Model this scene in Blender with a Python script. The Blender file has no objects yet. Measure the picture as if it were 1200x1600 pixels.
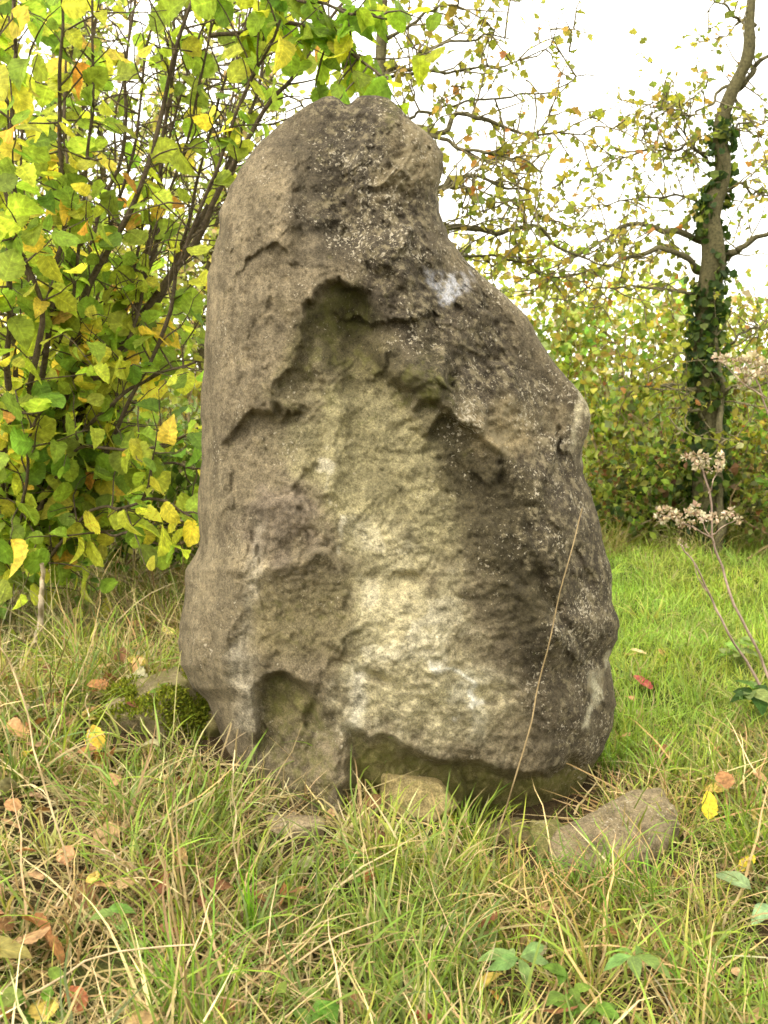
import bpy, math, random
import numpy as np
from mathutils import Matrix, Vector

R = math.radians
SC = bpy.context.scene
COL = SC.collection
rng = np.random.default_rng(11)
random.seed(5)

# ------------------------------------------------------------------ camera
CAM_H = 1.30          # eye height, m
FPX = 1604.0          # focal length in photograph pixels (1200 x 1600)
PITCH = math.atan(220 / FPX)
cam_d = bpy.data.cameras.new("camera")
cam = bpy.data.objects.new("camera", cam_d)
COL.objects.link(cam)
cam_d.sensor_fit = 'VERTICAL'
cam_d.angle = 2 * math.atan(800 / FPX)
cam_d.clip_start = 0.05
cam_d.clip_end = 2000
cam.location = (0, 0, CAM_H)
cam.rotation_euler = (R(90) - PITCH, 0, 0)
cam_d.dof.use_dof = True
cam_d.dof.focus_distance = 3.0
cam_d.dof.aperture_fstop = 5.0
SC.camera = cam

# ------------------------------------------------------------------ sky, sun, exposure (overcast)
SUN_AZ, SUN_EL = R(-135), R(52)          # behind the camera, to the left
w = bpy.data.worlds.new("World")
SC.world = w
w.use_nodes = True
nt = w.node_tree
bg = nt.nodes['Background']
sky = nt.nodes.new('ShaderNodeTexSky')
sky.sky_type = 'NISHITA'
sky.sun_disc = False
sky.sun_elevation = SUN_EL
sky.sun_rotation = SUN_AZ
sky.air_density = 1.0
sky.dust_density = 3.0
cloud = nt.nodes.new('ShaderNodeMix')    # even cloud cover over the blue
cloud.data_type = 'RGBA'
cloud.inputs['Factor'].default_value = 0.8
nt.links.new(sky.outputs[0], cloud.inputs['A'])
cloud.inputs['B'].default_value = (6.6, 6.2, 5.3, 1)
nt.links.new(cloud.outputs['Result'], bg.inputs[0])
bg.inputs[1].default_value = 0.125

sun_d = bpy.data.lights.new("sun", 'SUN')
sun_d.energy = 1.0
sun_d.angle = R(35)
sun_d.color = (1.0, 0.94, 0.84)
sun = bpy.data.objects.new("sun", sun_d)
COL.objects.link(sun)
sdir = Vector((math.sin(SUN_AZ) * math.cos(SUN_EL), math.cos(SUN_AZ) * math.cos(SUN_EL), math.sin(SUN_EL)))
sun.rotation_euler = sdir.to_track_quat('Z', 'Y').to_euler()
sun.location = (-4, -4, 8)

SC.view_settings.view_transform = 'Standard'
SC.view_settings.look = 'None'
SC.view_settings.gamma = 1.0
SC.view_settings.use_curve_mapping = False
SC.view_settings.exposure = 2.15
SC.render.engine = 'CYCLES'
SC.cycles.use_denoising = True
SC.cycles.filter_width = 1.6
SC.cycles.max_bounces = 5
SC.cycles.use_adaptive_sampling = True
SC.cycles.adaptive_threshold = 0.035
SC.cycles.diffuse_bounces = 3
SC.cycles.transmission_bounces = 3
SC.cycles.glossy_bounces = 1

# ------------------------------------------------------------------ maths helpers
_cf = np.array([0, math.cos(PITCH), -math.sin(PITCH)])
_cu = np.array([0, math.sin(PITCH), math.cos(PITCH)])

def at(px, py, Y):
    """world point that lies at distance Y ahead, read off the photograph at (px, py)"""
    px, py, Y = np.broadcast_arrays(np.asarray(px, float), np.asarray(py, float), np.asarray(Y, float))
    d = np.stack([(px - 600) / FPX, np.zeros_like(px), np.zeros_like(px)], -1) + ((800 - py) / FPX)[..., None] * _cu + _cf
    return np.array([0, 0, CAM_H]) + d * (Y / d[..., 1])[..., None]

def proj(P):
    P = np.asarray(P, float) - np.array([0, 0, CAM_H])
    dep = P @ _cf
    dep = np.where(np.abs(dep) < 1e-6, 1e-6, dep)
    return 600 + FPX * P[..., 0] / dep, 800 - FPX * (P @ _cu) / dep, dep

_tab = np.random.default_rng(3).random((64, 64, 64)) * 2 - 1
def vnoise(P):
    P = np.asarray(P, float)
    i = np.floor(P).astype(int); f = P - i; f = f * f * f * (f * (f * 6 - 15) + 10)
    a = i % 64; b = (i + 1) % 64
    x0, y0, z0 = a[..., 0], a[..., 1], a[..., 2]; x1, y1, z1 = b[..., 0], b[..., 1], b[..., 2]
    fx, fy, fz = f[..., 0], f[..., 1], f[..., 2]
    c00 = _tab[x0, y0, z0] * (1 - fx) + _tab[x1, y0, z0] * fx
    c10 = _tab[x0, y1, z0] * (1 - fx) + _tab[x1, y1, z0] * fx
    c01 = _tab[x0, y0, z1] * (1 - fx) + _tab[x1, y0, z1] * fx
    c11 = _tab[x0, y1, z1] * (1 - fx) + _tab[x1, y1, z1] * fx
    return (c00 * (1 - fy) + c10 * fy) * (1 - fz) + (c01 * (1 - fy) + c11 * fy) * fz

def fbm(P, octs=4, gain=0.5):
    P = np.asarray(P, float); s = 0; a = 1
    for k in range(octs):
        s = s + a * vnoise(P * 2.03 ** k + 17.3 * k); a *= gain
    return s

def n2(x, y, sc, seed=0, octs=4):
    return fbm(np.stack([np.asarray(x) / sc, np.asarray(y) / sc, np.full(np.shape(x), seed * 7.77)], -1), octs)

def sstep(a, b, x):
    t = np.clip((x - a) / (b - a), 0, 1)
    return t * t * (3 - 2 * t)

def norm(v):
    return v / np.maximum(np.linalg.norm(v, axis=-1, keepdims=True), 1e-9)

def chaikin(p, n=2):
    p = np.asarray(p, float)
    for _ in range(n):
        a = p[:-1] * .75 + p[1:] * .25; b = p[:-1] * .25 + p[1:] * .75
        q = np.empty((2 * len(a), p.shape[1])); q[0::2] = a; q[1::2] = b
        p = np.vstack([p[:1], q, p[-1:]])
    return p

def resample(p, n):
    p = np.asarray(p, float)
    d = np.r_[0, np.cumsum(np.linalg.norm(np.diff(p[:, :3], axis=0), axis=1))]
    t = np.linspace(0, d[-1], n)
    return np.stack([np.interp(t, d, p[:, k]) for k in range(p.shape[1])], 1)

# ------------------------------------------------------------------ mesh helpers
class Acc:
    def __init__(self): self.V = []; self.T = []; self.C = []; self.U = []; self.n = 0
    def add(self, v, t, c=(1, 1, 1), u=None):
        v = np.asarray(v, float).reshape(-1, 3); t = np.asarray(t, int).reshape(-1, 3)
        c = np.broadcast_to(np.asarray(c, float), (len(v), 3)) if np.ndim(c) < 2 else np.asarray(c, float).reshape(-1, 3)
        u = np.zeros((len(v), 3)) if u is None else np.asarray(u, float).reshape(-1, 3)
        self.V.append(v); self.T.append(t + self.n); self.C.append(c); self.U.append(u); self.n += len(v)
    def build(self, name, mat, parent=None, smooth=True):
        me = self.mesh(name, mat, parent.location if parent else None, smooth)
        return link(name, me, parent)
    def mesh(self, name, mat, origin=None, smooth=True):
        v = np.vstack(self.V); t = np.vstack(self.T); c = np.vstack(self.C); u = np.vstack(self.U)
        if origin is not None: v = v - np.array(origin)
        me = bpy.data.meshes.new(name)
        me.vertices.add(len(v)); me.loops.add(len(t) * 3); me.polygons.add(len(t))
        me.vertices.foreach_set('co', v.astype(np.float32).ravel())
        me.loops.foreach_set('vertex_index', t.astype(np.int32).ravel())
        me.polygons.foreach_set('loop_start', np.arange(0, len(t) * 3, 3, dtype=np.int32))
        me.polygons.foreach_set('use_smooth', np.full(len(t), smooth, dtype=bool))
        a = me.attributes.new('tint', 'FLOAT_COLOR', 'POINT')
        a.data.foreach_set('color', np.c_[c, np.ones(len(c))].astype(np.float32).ravel())
        a = me.attributes.new('luv', 'FLOAT_VECTOR', 'POINT')
        a.data.foreach_set('vector', u.astype(np.float32).ravel())
        me.update(calc_edges=True)
        me.materials.append(mat)
        return me

def link(name, data, parent=None):
    o = bpy.data.objects.new(name, data); COL.objects.link(o)
    if parent: o.parent = parent
    return o

def thing(name, loc, label, cat, group=None):
    o = bpy.data.objects.new(name, None); COL.objects.link(o)
    o.empty_display_size = 0.05
    o.location = [float(q) for q in loc]
    return tag(o, label, cat, group)

def tag(o, label=None, cat=None, group=None, kind=None):
    if label: o['label'] = label
    if cat: o['category'] = cat
    if group: o['group'] = group
    if kind: o['kind'] = kind
    return o

def tubes(P, Rr, sides=5):
    """batch of tubes: P (N,K,3), Rr (N,K)"""
    P = np.asarray(P, float); Rr = np.asarray(Rr, float)
    N, K, _ = P.shape
    T = norm(np.gradient(P, axis=1))
    ref = np.where((np.abs(T.mean(1)[:, 2]) > .8)[:, None], np.array([1., 0, 0]), np.array([0, 0, 1.]))[:, None, :]
    S = norm(np.cross(T, ref)); U = np.cross(S, T)
    an = np.arange(sides) / sides * 2 * math.pi
    V = P[:, :, None] + Rr[:, :, None, None] * (S[:, :, None] * np.cos(an)[:, None] + U[:, :, None] * np.sin(an)[:, None])
    n, k, s = np.meshgrid(np.arange(N), np.arange(K - 1), np.arange(sides), indexing='ij')
    b = n * K * sides
    a0 = b + k * sides + s; a1 = b + k * sides + (s + 1) % sides; c0 = a0 + sides; c1 = a1 + sides
    tri = np.concatenate([np.stack([a0, a1, c1], -1).reshape(-1, 3), np.stack([a0, c1, c0], -1).reshape(-1, 3)])
    u = np.zeros(V.shape); u[..., 0] = np.cos(an); u[..., 1] = np.linspace(0, 1, K)[None, :, None]
    return V.reshape(-1, 3), tri, u.reshape(-1, 3)

def leaf_template(ws, cup=.16, curl=.25, twist=.0, wob=0., seed=0):
    """leaf lying along +Y, unit length; ws half widths at the inner stations"""
    r = np.random.default_rng(seed)
    n = len(ws) + 1
    t = np.linspace(0, 1, n + 1)
    mid = np.stack([0.05 * np.sin(t * 3 + seed) * wob * 4, t, -curl * t ** 2 + .05], 1)
    ws = np.asarray(ws, float)
    wl = ws * (1 + wob * r.normal(size=len(ws))); wr = ws * (1 + wob * r.normal(size=len(ws)))
    z = -curl * t[1:-1] ** 2 + .05
    Lp = np.stack([mid[1:-1, 0] - wl, t[1:-1] + .04, z + cup * wl + wob * .3 * r.normal(size=len(ws))], 1)
    Rp = np.stack([mid[1:-1, 0] + wr, t[1:-1] + .04, z + cup * wr + wob * .3 * r.normal(size=len(ws))], 1)
    V = np.vstack([mid, Lp, Rp]); m = n + 1; k = n - 1
    L = lambda i: m + i - 1
    Q = lambda i: m + k + i - 1
    T = [(0, Q(1), 1), (0, 1, L(1))]
    for i in range(1, n - 1):
        T += [(i, Q(i), Q(i + 1)), (i, Q(i + 1), i + 1), (i, i + 1, L(i + 1)), (i, L(i + 1), L(i))]
    T += [(n - 1, Q(n - 1), n), (n - 1, n, L(n - 1))]
    U = np.zeros((len(V), 3)); U[:, 1] = V[:, 1]; U[m:m + k, 0] = -1; U[m + k:, 0] = 1; U[:, 2] = V[:, 0]
    return V, np.array(T), U

_t = np.arange(1, 14) / 14
_hz = .47 * np.sin(math.pi * _t ** .82) ** .62 * (1 - .12 * _t) * (1 - .55 * sstep(.78, 1.0, _t))
_ser = 1 + .055 * np.where(np.arange(13) % 2 == 0, 1, -1)
HAZEL = [leaf_template(_hz * _ser, .25 * c, .35 * c + .05, wob=.05, seed=i) for i, c in enumerate([.2, .9, 1.6, -.6, .5, 2.2])]
LITTLE = [leaf_template([.24, .33, .2], .3, .3, wob=.12, seed=i) for i in range(3)]
THORN = [leaf_template(np.array([.26, .34, .40, .33, .24, .12]) * np.array([1, .8, 1.1, .72, 1.05, .8]), .3, .25, wob=.1, seed=i) for i in range(3)]
IVY = [leaf_template([.55, .42, .5, .2], .15, .2, wob=.06, seed=2)]
LANCE = [leaf_template([.1, .17, .2, .18, .1], .3, .5, wob=.06, seed=i) for i in range(2)]
DOCK = [leaf_template([.2, .27, .29, .25, .16], .25, .5, wob=.1, seed=i) for i in range(2)]

def frames(D, Nn):
    D = norm(D); Nn = norm(Nn - (Nn * D).sum(-1, keepdims=True) * D)
    return np.cross(D, Nn), D, Nn

def scatter(acc, tmpl, B, D, Nn, S, C, vary=.12):
    """put copies of leaf templates into an accumulator"""
    B = np.asarray(B); X, D, Nn = frames(np.asarray(D), np.asarray(Nn))
    S = np.broadcast_to(S, len(B)); pick = rng.integers(0, len(tmpl), len(B))
    for i, (V, T, U) in enumerate(tmpl):
        q = np.where(pick == i)[0]
        if not len(q): continue
        W = B[q, None] + S[q, None, None] * (V[None, :, 0:1] * X[q, None] + V[None, :, 1:2] * D[q, None] + V[None, :, 2:3] * Nn[q, None])
        tri = T[None] + (np.arange(len(q)) * len(V))[:, None, None]
        c = np.asarray(C)[q, None, :] * (1 + vary * rng.normal(size=(len(q), len(V), 1)))
        acc.add(W, tri, np.clip(c, 0, 1), np.broadcast_to(U, (len(q),) + U.shape))

_leafmesh = {}
def leaf_objects(name, key, tmpl, B, D, Nn, S, C, mat, parent):
    X, D, Nn = frames(np.asarray(D), np.asarray(Nn))
    if key not in _leafmesh:
        L = []
        for k, (V, T, U) in enumerate(tmpl):
            a = Acc(); a.add(V, T, np.clip(1 + .12 * rng.normal(size=(len(V), 1)) * np.ones(3), 0, 1.3), U)
            L.append(a.mesh('leaf', mat))
        _leafmesh[key] = L
    org = np.array(parent.location)
    for i in range(len(B)):
        o = link(name, _leafmesh[key][rng.integers(len(tmpl))], parent)
        s = float(S[i]); m = Matrix.Identity(4)
        for k, ax in enumerate((X[i], D[i], Nn[i])):
            for j in range(3): m[j][k] = float(ax[j]) * s
        for j in range(3): m[j][3] = float(B[i][j] - org[j])
        o.matrix_local = m
        o.color = (float(C[i][0]), float(C[i][1]), float(C[i][2]), 1)

def palette(n, cols, ws, jit=.12):
    cols = np.array(cols); ws = np.array(ws, float); ws /= ws.sum()
    c = cols[rng.choice(len(cols), n, p=ws)]
    return np.clip(c * (1 + jit * rng.normal(size=(n, 1))) * (1 + .06 * rng.normal(size=(n, 3))), .004, .9)

# ------------------------------------------------------------------ materials
def new_mat(name):
    m = bpy.data.materials.new(name); m.use_nodes = True
    t = m.node_tree; b = t.nodes['Principled BSDF']
    return m, t, b, t.nodes['Material Output']

def nn(t, typ, **kw):
    n = t.nodes.new(typ)
    for k, v in kw.items():
        if k in n.inputs.keys(): n.inputs[k].default_value = v
        else: setattr(n, k, v)
    return n

def mul(t, a, b, typ='MULTIPLY', fac=1.0):
    n = t.nodes.new('ShaderNodeMix'); n.data_type = 'RGBA'; n.blend_type = typ
    n.inputs['Factor'].default_value = fac
    for s, x in (('A', a), ('B', b)):
        if isinstance(x, tuple): n.inputs[s].default_value = x
        else: t.links.new(x, n.inputs[s])
    return n.outputs['Result']

def ramp(t, src, stops):
    n = t.nodes.new('ShaderNodeValToRGB'); t.links.new(src, n.inputs[0])
    e = n.color_ramp.elements
    while len(e) < len(stops): e.new(.5)
    for q, (p, c) in zip(e, stops):
        q.position = p; q.color = c if len(c) == 4 else (*c, 1)
    return n.outputs[0]

def tinted(name, rough=.6, trans=0., blot=.5, blot_scale=40, vein=False, bump=0., spec=.3, coarse=None):
    """colour from the per-point tint and the object's own colour, with blotches, veins and translucency"""
    m, t, b, out = new_mat(name)
    at_ = nn(t, 'ShaderNodeAttribute', attribute_name='tint')
    oi = t.nodes.new('ShaderNodeObjectInfo')
    col = mul(t, at_.outputs['Color'], oi.outputs['Color'])
    geo = t.nodes.new('ShaderNodeNewGeometry')
    nz = nn(t, 'ShaderNodeTexNoise', Scale=blot_scale, Detail=4.0, Roughness=.65)
    t.links.new(geo.outputs['Position'], nz.inputs['Vector'])
    lo = 1 - blot * .7; hi = 1 + blot * .5
    col = mul(t, col, ramp(t, nz.outputs[0], [(.3, (lo, lo * .97, lo * .95)), (.7, (hi, hi, hi))]))
    if vein:
        lu = nn(t, 'ShaderNodeAttribute', attribute_name='luv')
        sp = t.nodes.new('ShaderNodeSeparateXYZ'); t.links.new(lu.outputs['Vector'], sp.inputs[0])
        ab = nn(t, 'ShaderNodeMath', operation='ABSOLUTE'); t.links.new(sp.outputs[0], ab.inputs[0])
        m1 = nn(t, 'ShaderNodeMath', operation='MULTIPLY_ADD'); t.links.new(ab.outputs[0], m1.inputs[0])
        m1.inputs[1].default_value = -.28; t.links.new(sp.outputs[1], m1.inputs[2])
        m2 = nn(t, 'ShaderNodeMath', operation='MULTIPLY'); t.links.new(m1.outputs[0], m2.inputs[0]); m2.inputs[1].default_value = 50
        sn = nn(t, 'ShaderNodeMath', operation='SINE'); t.links.new(m2.outputs[0], sn.inputs[0])
        v1 = ramp(t, sn.outputs[0], [(.75, (1, 1, 1)), (.99, (1.25, 1.22, 1.1))])
        v2 = ramp(t, ab.outputs[0], [(.02, (1.3, 1.27, 1.2)), (.09, (1, 1, 1))])
        col = mul(t, mul(t, col, v1), v2)
    t.links.new(col, b.inputs['Base Color'])
    b.inputs['Roughness'].default_value = rough
    b.inputs['Specular IOR Level'].default_value = spec
    if bump:
        bp = nn(t, 'ShaderNodeBump', Strength=bump, Distance=.01)
        n3 = nn(t, 'ShaderNodeTexNoise', Scale=blot_scale * 3, Detail=5.0)
        t.links.new(geo.outputs['Position'], n3.inputs['Vector'])
        t.links.new(n3.outputs[0], bp.inputs['Height']); t.links.new(bp.outputs[0], b.inputs['Normal'])
    if trans:
        tr = t.nodes.new('ShaderNodeBsdfTranslucent')
        t.links.new(mul(t, col, (1.2, 1.15, .8, 1)), tr.inputs[0])
        mx = t.nodes.new('ShaderNodeMixShader'); mx.inputs[0].default_value = trans
        t.links.new(b.outputs[0], mx.inputs[1]); t.links.new(tr.outputs[0], mx.inputs[2])
        t.links.new(mx.outputs[0], out.inputs[0])
    return m

M_LEAF = tinted('broad_leaf', .6, .66, .6, 38, vein=True, spec=.22)
M_SMALL = tinted('small_leaf', .55, .58, .4, 18, spec=.3)
M_GRASS = tinted('grass_blade', .5, .4, .3, 25, spec=.35)
M_STRAW = tinted('dry_straw', .7, .15, .4, 60, spec=.2)
M_BARK = tinted('bark', .85, 0, .8, 60, bump=.6, spec=.15)
M_MOSS = tinted('moss', .9, .2, .6, 70, spec=.1)
M_DRYLEAF = tinted('dry_leaf', .65, .3, .8, 55, spec=.2)

def stone_material(name, sc=1.0):
    m, t, b, out = new_mat(name)
    geo = t.nodes.new('ShaderNodeNewGeometry'); P = geo.outputs['Position']
    at_ = nn(t, 'ShaderNodeAttribute', attribute_name='tint')
    lu = nn(t, 'ShaderNodeAttribute', attribute_name='luv')        # x: lichen amount, y: algae amount
    sp = t.nodes.new('ShaderNodeSeparateXYZ'); t.links.new(lu.outputs['Vector'], sp.inputs[0])
    def noise(scale, det=6., ro=.65, vec=P):
        n = nn(t, 'ShaderNodeTexNoise', Scale=scale * sc, Detail=det, Roughness=ro); t.links.new(vec, n.inputs['Vector']); return n.outputs[0]
    col = at_.outputs['Color']
    n1 = noise(9, 8, .72); n2_ = noise(48, 8, .78); n3 = noise(190, 5, .75)
    col = mul(t, col, ramp(t, n1, [(.28, (.62, .6, .57)), (.5, (1, 1, 1)), (.72, (1.22, 1.2, 1.15))]))
    col = mul(t, col, ramp(t, n2_, [(.3, (.5, .48, .44)), (.5, (1, 1, 1)), (.7, (1.42, 1.4, 1.34))]))
    col = mul(t, col, ramp(t, n3, [(.32, (.42, .41, .39)), (.5, (1, 1, 1)), (.68, (1.65, 1.62, 1.55))]))
    # crust lichens: pale blotches, only where lichen grows
    n4 = noise(32, 7, .75)
    add = nn(t, 'ShaderNodeMath', operation='MULTIPLY_ADD'); t.links.new(sp.outputs[0], add.inputs[0]); add.inputs[1].default_value = .17; t.links.new(n4, add.inputs[2])
    l1 = ramp(t, add.outputs[0], [(.70, (0, 0, 0)), (.78, (.75, .75, .75))])
    mx = t.nodes.new('ShaderNodeMix'); mx.data_type = 'RGBA'; t.links.new(l1, mx.inputs['Factor'])
    t.links.new(col, mx.inputs['A']); mx.inputs['B'].default_value = (.22, .185, .11, 1); col = mx.outputs['Result']
    # small pale flecks in drifts
    n5 = noise(95, 5, .62); n7 = noise(7, 5, .6)
    ma = nn(t, 'ShaderNodeMath', operation='MULTIPLY_ADD'); t.links.new(n7, ma.inputs[0]); ma.inputs[1].default_value = .55; t.links.new(n5, ma.inputs[2])
    mb = nn(t, 'ShaderNodeMath', operation='MULTIPLY_ADD'); t.links.new(sp.outputs[0], mb.inputs[0]); mb.inputs[1].default_value = .07; t.links.new(ma.outputs[0], mb.inputs[2])
    l2 = ramp(t, mb.outputs[0], [(.965, (0, 0, 0)), (1.0, (.85, .85, .85))])
    mx = t.nodes.new('ShaderNodeMix'); mx.data_type = 'RGBA'; t.links.new(l2, mx.inputs['Factor'])
    t.links.new(col, mx.inputs['A']); mx.inputs['B'].default_value = (.40, .355, .26, 1); col = mx.outputs['Result']
    # algae
    n6 = noise(22, 6, .7)
    mc = nn(t, 'ShaderNodeMath', operation='MULTIPLY_ADD'); t.links.new(sp.outputs[1], mc.inputs[0]); mc.inputs[1].default_value = .45; t.links.new(n6, mc.inputs[2])
    l3 = ramp(t, mc.outputs[0], [(.62, (0, 0, 0)), (.9, (.75, .75, .75))])
    mx = t.nodes.new('ShaderNodeMix'); mx.data_type = 'RGBA'; t.links.new(l3, mx.inputs['Factor'])
    t.links.new(col, mx.inputs['A']); mx.inputs['B'].default_value = (.115, .115, .025, 1); col = mx.outputs['Result']
    t.links.new(col, b.inputs['Base Color'])
    b.inputs['Roughness'].default_value = .92
    b.inputs['Specular IOR Level'].default_value = .15
    b1 = nn(t, 'ShaderNodeBump', Strength=.5, Distance=.010); t.links.new(n2_, b1.inputs['Height'])
    b2 = nn(t, 'ShaderNodeBump', Strength=1.0, Distance=.007); t.links.new(n3, b2.inputs['Height']); t.links.new(b1.outputs[0], b2.inputs['Normal'])
    t.links.new(b2.outputs[0], b.inputs['Normal'])
    return m
M_STONE = stone_material('limestone')

def ground_material():
    m, t, b, out = new_mat('soil_and_turf')
    geo = t.nodes.new('ShaderNodeNewGeometry'); P = geo.outputs['Position']
    def noise(s, d=6.):
        n = nn(t, 'ShaderNodeTexNoise', Scale=s, Detail=d, Roughness=.65); t.links.new(P, n.inputs['Vector']); return n.outputs[0]
    at_ = nn(t, 'ShaderNodeAttribute', attribute_name='tint')
    c = ramp(t, noise(14), [(.3, (.55, .5, .45)), (.5, (1, 1, 1)), (.72, (1.5, 1.45, 1.2))])
    col = mul(t, at_.outputs['Color'], c)
    col = mul(t, col, ramp(t, noise(120, 3), [(.3, (.5, .5, .5)), (.7, (1.4, 1.35, 1.2))]))
    t.links.new(col, b.inputs['Base Color']); b.inputs['Roughness'].default_value = .95
    b.inputs['Specular IOR Level'].default_value = .1
    bp = nn(t, 'ShaderNodeBump', Strength=.9, Distance=.03); t.links.new(noise(60), bp.inputs['Height']); t.links.new(bp.outputs[0], b.inputs['Normal'])
    return m
M_GROUND = ground_material()

# ------------------------------------------------------------------ ground
def gh(x, y):
    x = np.asarray(x, float); y = np.asarray(y, float)
    near = np.exp(-((y - 3) / 5) ** 2)
    z = .085 * np.tanh(-1.5 * x) * near
    z = z + .05 * n2(x, y, 1.1, 1, 3) * sstep(14, 6, np.hypot(x, y)) + .02 * n2(x, y, .28, 2, 3) * sstep(9, 4, np.hypot(x, y))
    z = z + .10 * np.exp(-((x + .95) / .4) ** 2 - ((y - 3.35) / .45) ** 2)
    z = z - .085 * np.exp(-((x - .42) / .38) ** 2 - ((y - 2.95) / .35) ** 2) - .03 * np.exp(-((x - .0) / .5) ** 2 - ((y - 2.95) / .25) ** 2)
    return z

def gpt(px, py, lift=0.):
    Y = 3.0
    for _ in range(30):
        a = at(px, py, 1.0) - np.array([0, 0, CAM_H])
        z = float(gh(a[0] * Y, Y)) + lift
        Y = .5 * Y + .5 * (z - CAM_H) / a[2]
    return at(px, py, Y)

def lawnness(x, y):
    """1 on the mown green at the right, 0 in the rough"""
    return sstep(.05, .75, x - .25 * np.sin(y) + .25 * n2(x, y, .8, 5, 2)) * sstep(3.15, 3.9, y + .3 * n2(x, y, .5, 6, 2))

g = np.r_[-160, -90, -50, -30, -20, -14, np.linspace(-10, 10, 201), 14, 20, 30, 50, 90, 160]
gx, gy = np.meshgrid(g, g + 4.0, indexing='ij')
gz = gh(gx, gy)
ids = np.arange(gx.size).reshape(gx.shape)
q = np.stack([ids[:-1, :-1], ids[1:, :-1], ids[1:, 1:], ids[:-1, 1:]], -1).reshape(-1, 4)
lw = np.maximum(lawnness(gx, gy), sstep(7, 10, gy))[..., None]
soil = np.array([.06, .043, .022]); turf = np.array([.07, .10, .018])
pz = sstep(-.3, .4, n2(gx, gy, .6, 9, 3))[..., None]
gc = (soil * (1 - .5 * pz) + turf * .5 * pz) * (1 - lw) + turf * lw
a = Acc(); a.add(np.stack([gx, gy, gz], -1), np.vstack([q[:, :3], q[:, [0, 2, 3]]]), gc.reshape(-1, 3))
ground = tag(a.build('ground', M_GROUND), kind='structure')
ground['label'] = 'rough grassy ground around the standing stone'

# ------------------------------------------------------------------ the standing stone
def poly_sd(px, py, poly):
    """signed distance to a polygon, positive inside"""
    p = np.asarray(poly, float); qn = np.roll(p, -1, 0)
    d2 = np.full(px.shape, 1e18); ins = np.zeros(px.shape, bool)
    for (ax, ay), (bx, by) in zip(p, qn):
        ex, ey = bx - ax, by - ay; wx, wy = px - ax, py - ay
        h = np.clip((wx * ex + wy * ey) / (ex * ex + ey * ey + 1e-9), 0, 1)
        d2 = np.minimum(d2, (wx - ex * h) ** 2 + (wy - ey * h) ** 2)
        c = ((ay > py) != (by > py)) & (px < ex * (py - ay) / (by - ay + 1e-12) + ax)
        ins ^= c
    d = np.sqrt(d2)
    return np.where(ins, d, -d)

def line_d(px, py, pts):
    d2 = np.full(px.shape, 1e18)
    for (ax, ay), (bx, by) in zip(pts[:-1], pts[1:]):
        ex, ey = bx - ax, by - ay; wx, wy = px - ax, py - ay
        h = np.clip((wx * ex + wy * ey) / (ex * ex + ey * ey + 1e-9), 0, 1)
        d2 = np.minimum(d2, (wx - ex * h) ** 2 + (wy - ey * h) ** 2)
    return np.sqrt(d2)

LEFT = np.array([(149, 562), (153, 530), (156, 505), (162, 484), (174, 466), (188, 448), (205, 426), (222, 408), (240, 390), (262, 372), (280, 362), (300, 354), (335, 341),
    (360, 338), (390, 333), (430, 325), (490, 320), (560, 318), (640, 312), (680, 315), (740, 313), (800, 308), (850, 309), (868, 302), (890, 290), (930, 288), (960, 284),
    (1000, 279), (1040, 282), (1075, 300), (1095, 322), (1125, 335), (1160, 350), (1350, 350)], float)
RIGHT = np.array([(149, 588), (153, 606), (160, 616), (172, 628), (186, 641), (205, 664), (222, 678), (240, 687), (258, 691), (275, 690), (298, 684), (320, 687), (340, 692), (370, 705), (405, 730),
    (440, 765), (475, 800), (495, 822), (525, 836), (560, 856), (590, 880), (612, 900), (630, 912), (650, 917), (680, 914), (700, 908), (740, 912), (790, 925), (840, 938),
    (890, 951), (930, 956), (970, 969), (1000, 965), (1030, 951), (1060, 955), (1100, 962), (1140, 955), (1175, 942), (1210, 918), (1245, 906), (1275, 885), (1350, 870)], float)
NR, NC, NB = 470, 400, 70
vr = np.linspace(0, 1, NR)
rows = 149 + (1350 - 149) * (vr ** 1.25)
xl = np.interp(rows, LEFT[:, 0], LEFT[:, 1]); xr = np.interp(rows, RIGHT[:, 0], RIGHT[:, 1])
edge_amp = sstep(150, 230, rows)
xle = edge_amp * (1 + 1.2 * sstep(480, 300, rows)) * (4 * n2(rows, rows * 0 + 3, 70, 21, 3) + .5 * n2(rows, rows * 0 + 3, 10, 22, 3))
xre = edge_amp * (5 * n2(rows, rows * 0 + 9, 80, 23, 4) + .9 * n2(rows, rows * 0 + 9, 10, 24, 3))
s = np.sin(np.linspace(-1, 1, NC) * math.pi / 2 * .985); s = s / s[-1]
s = .45 * s + .55 * np.linspace(-1, 1, NC)
PX = xl[:, None] + (xr - xl)[:, None] * (s + 1)[None] / 2
PX = PX + xle[:, None] * np.clip(-s, 0, 1)[None] ** 14 + xre[:, None] * np.clip(s, 0, 1)[None] ** 14
PY = np.repeat(rows[:, None], NC, 1)
S = np.repeat(s[None], NR, 0)
wx = PX + 11 * n2(PX, PY, 70, 31, 3) + 3.2 * n2(PX, PY, 20, 32, 3)
wy = PY + 11 * n2(PX, PY, 70, 33, 3) + 3.2 * n2(PX, PY, 20, 34, 3)

thick = np.interp(rows, [149, 156, 180, 260, 500, 800, 1100, 1350], [.02, .06, .12, .20, .30, .38, .40, .40])[:, None]
front = thick * (1 - np.abs(S) ** 3.0) ** (1 / 1.9)
arc = np.cumsum(np.c_[np.zeros(NR), np.hypot(np.diff(PX, axis=1), np.diff(front, axis=1) * FPX / 3.1)], 1)
NX = PX[:, NC // 2:NC // 2 + 1] + arc - arc[:, NC // 2:NC // 2 + 1]
d = np.zeros_like(PX)
G = lambda cx, cy, rx, ry: np.exp(-((wx - cx) / rx) ** 2 - ((wy - cy) / ry) ** 2)
# the upper part leans back a little
d += -.10 * sstep(600, 150, wy)
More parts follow.
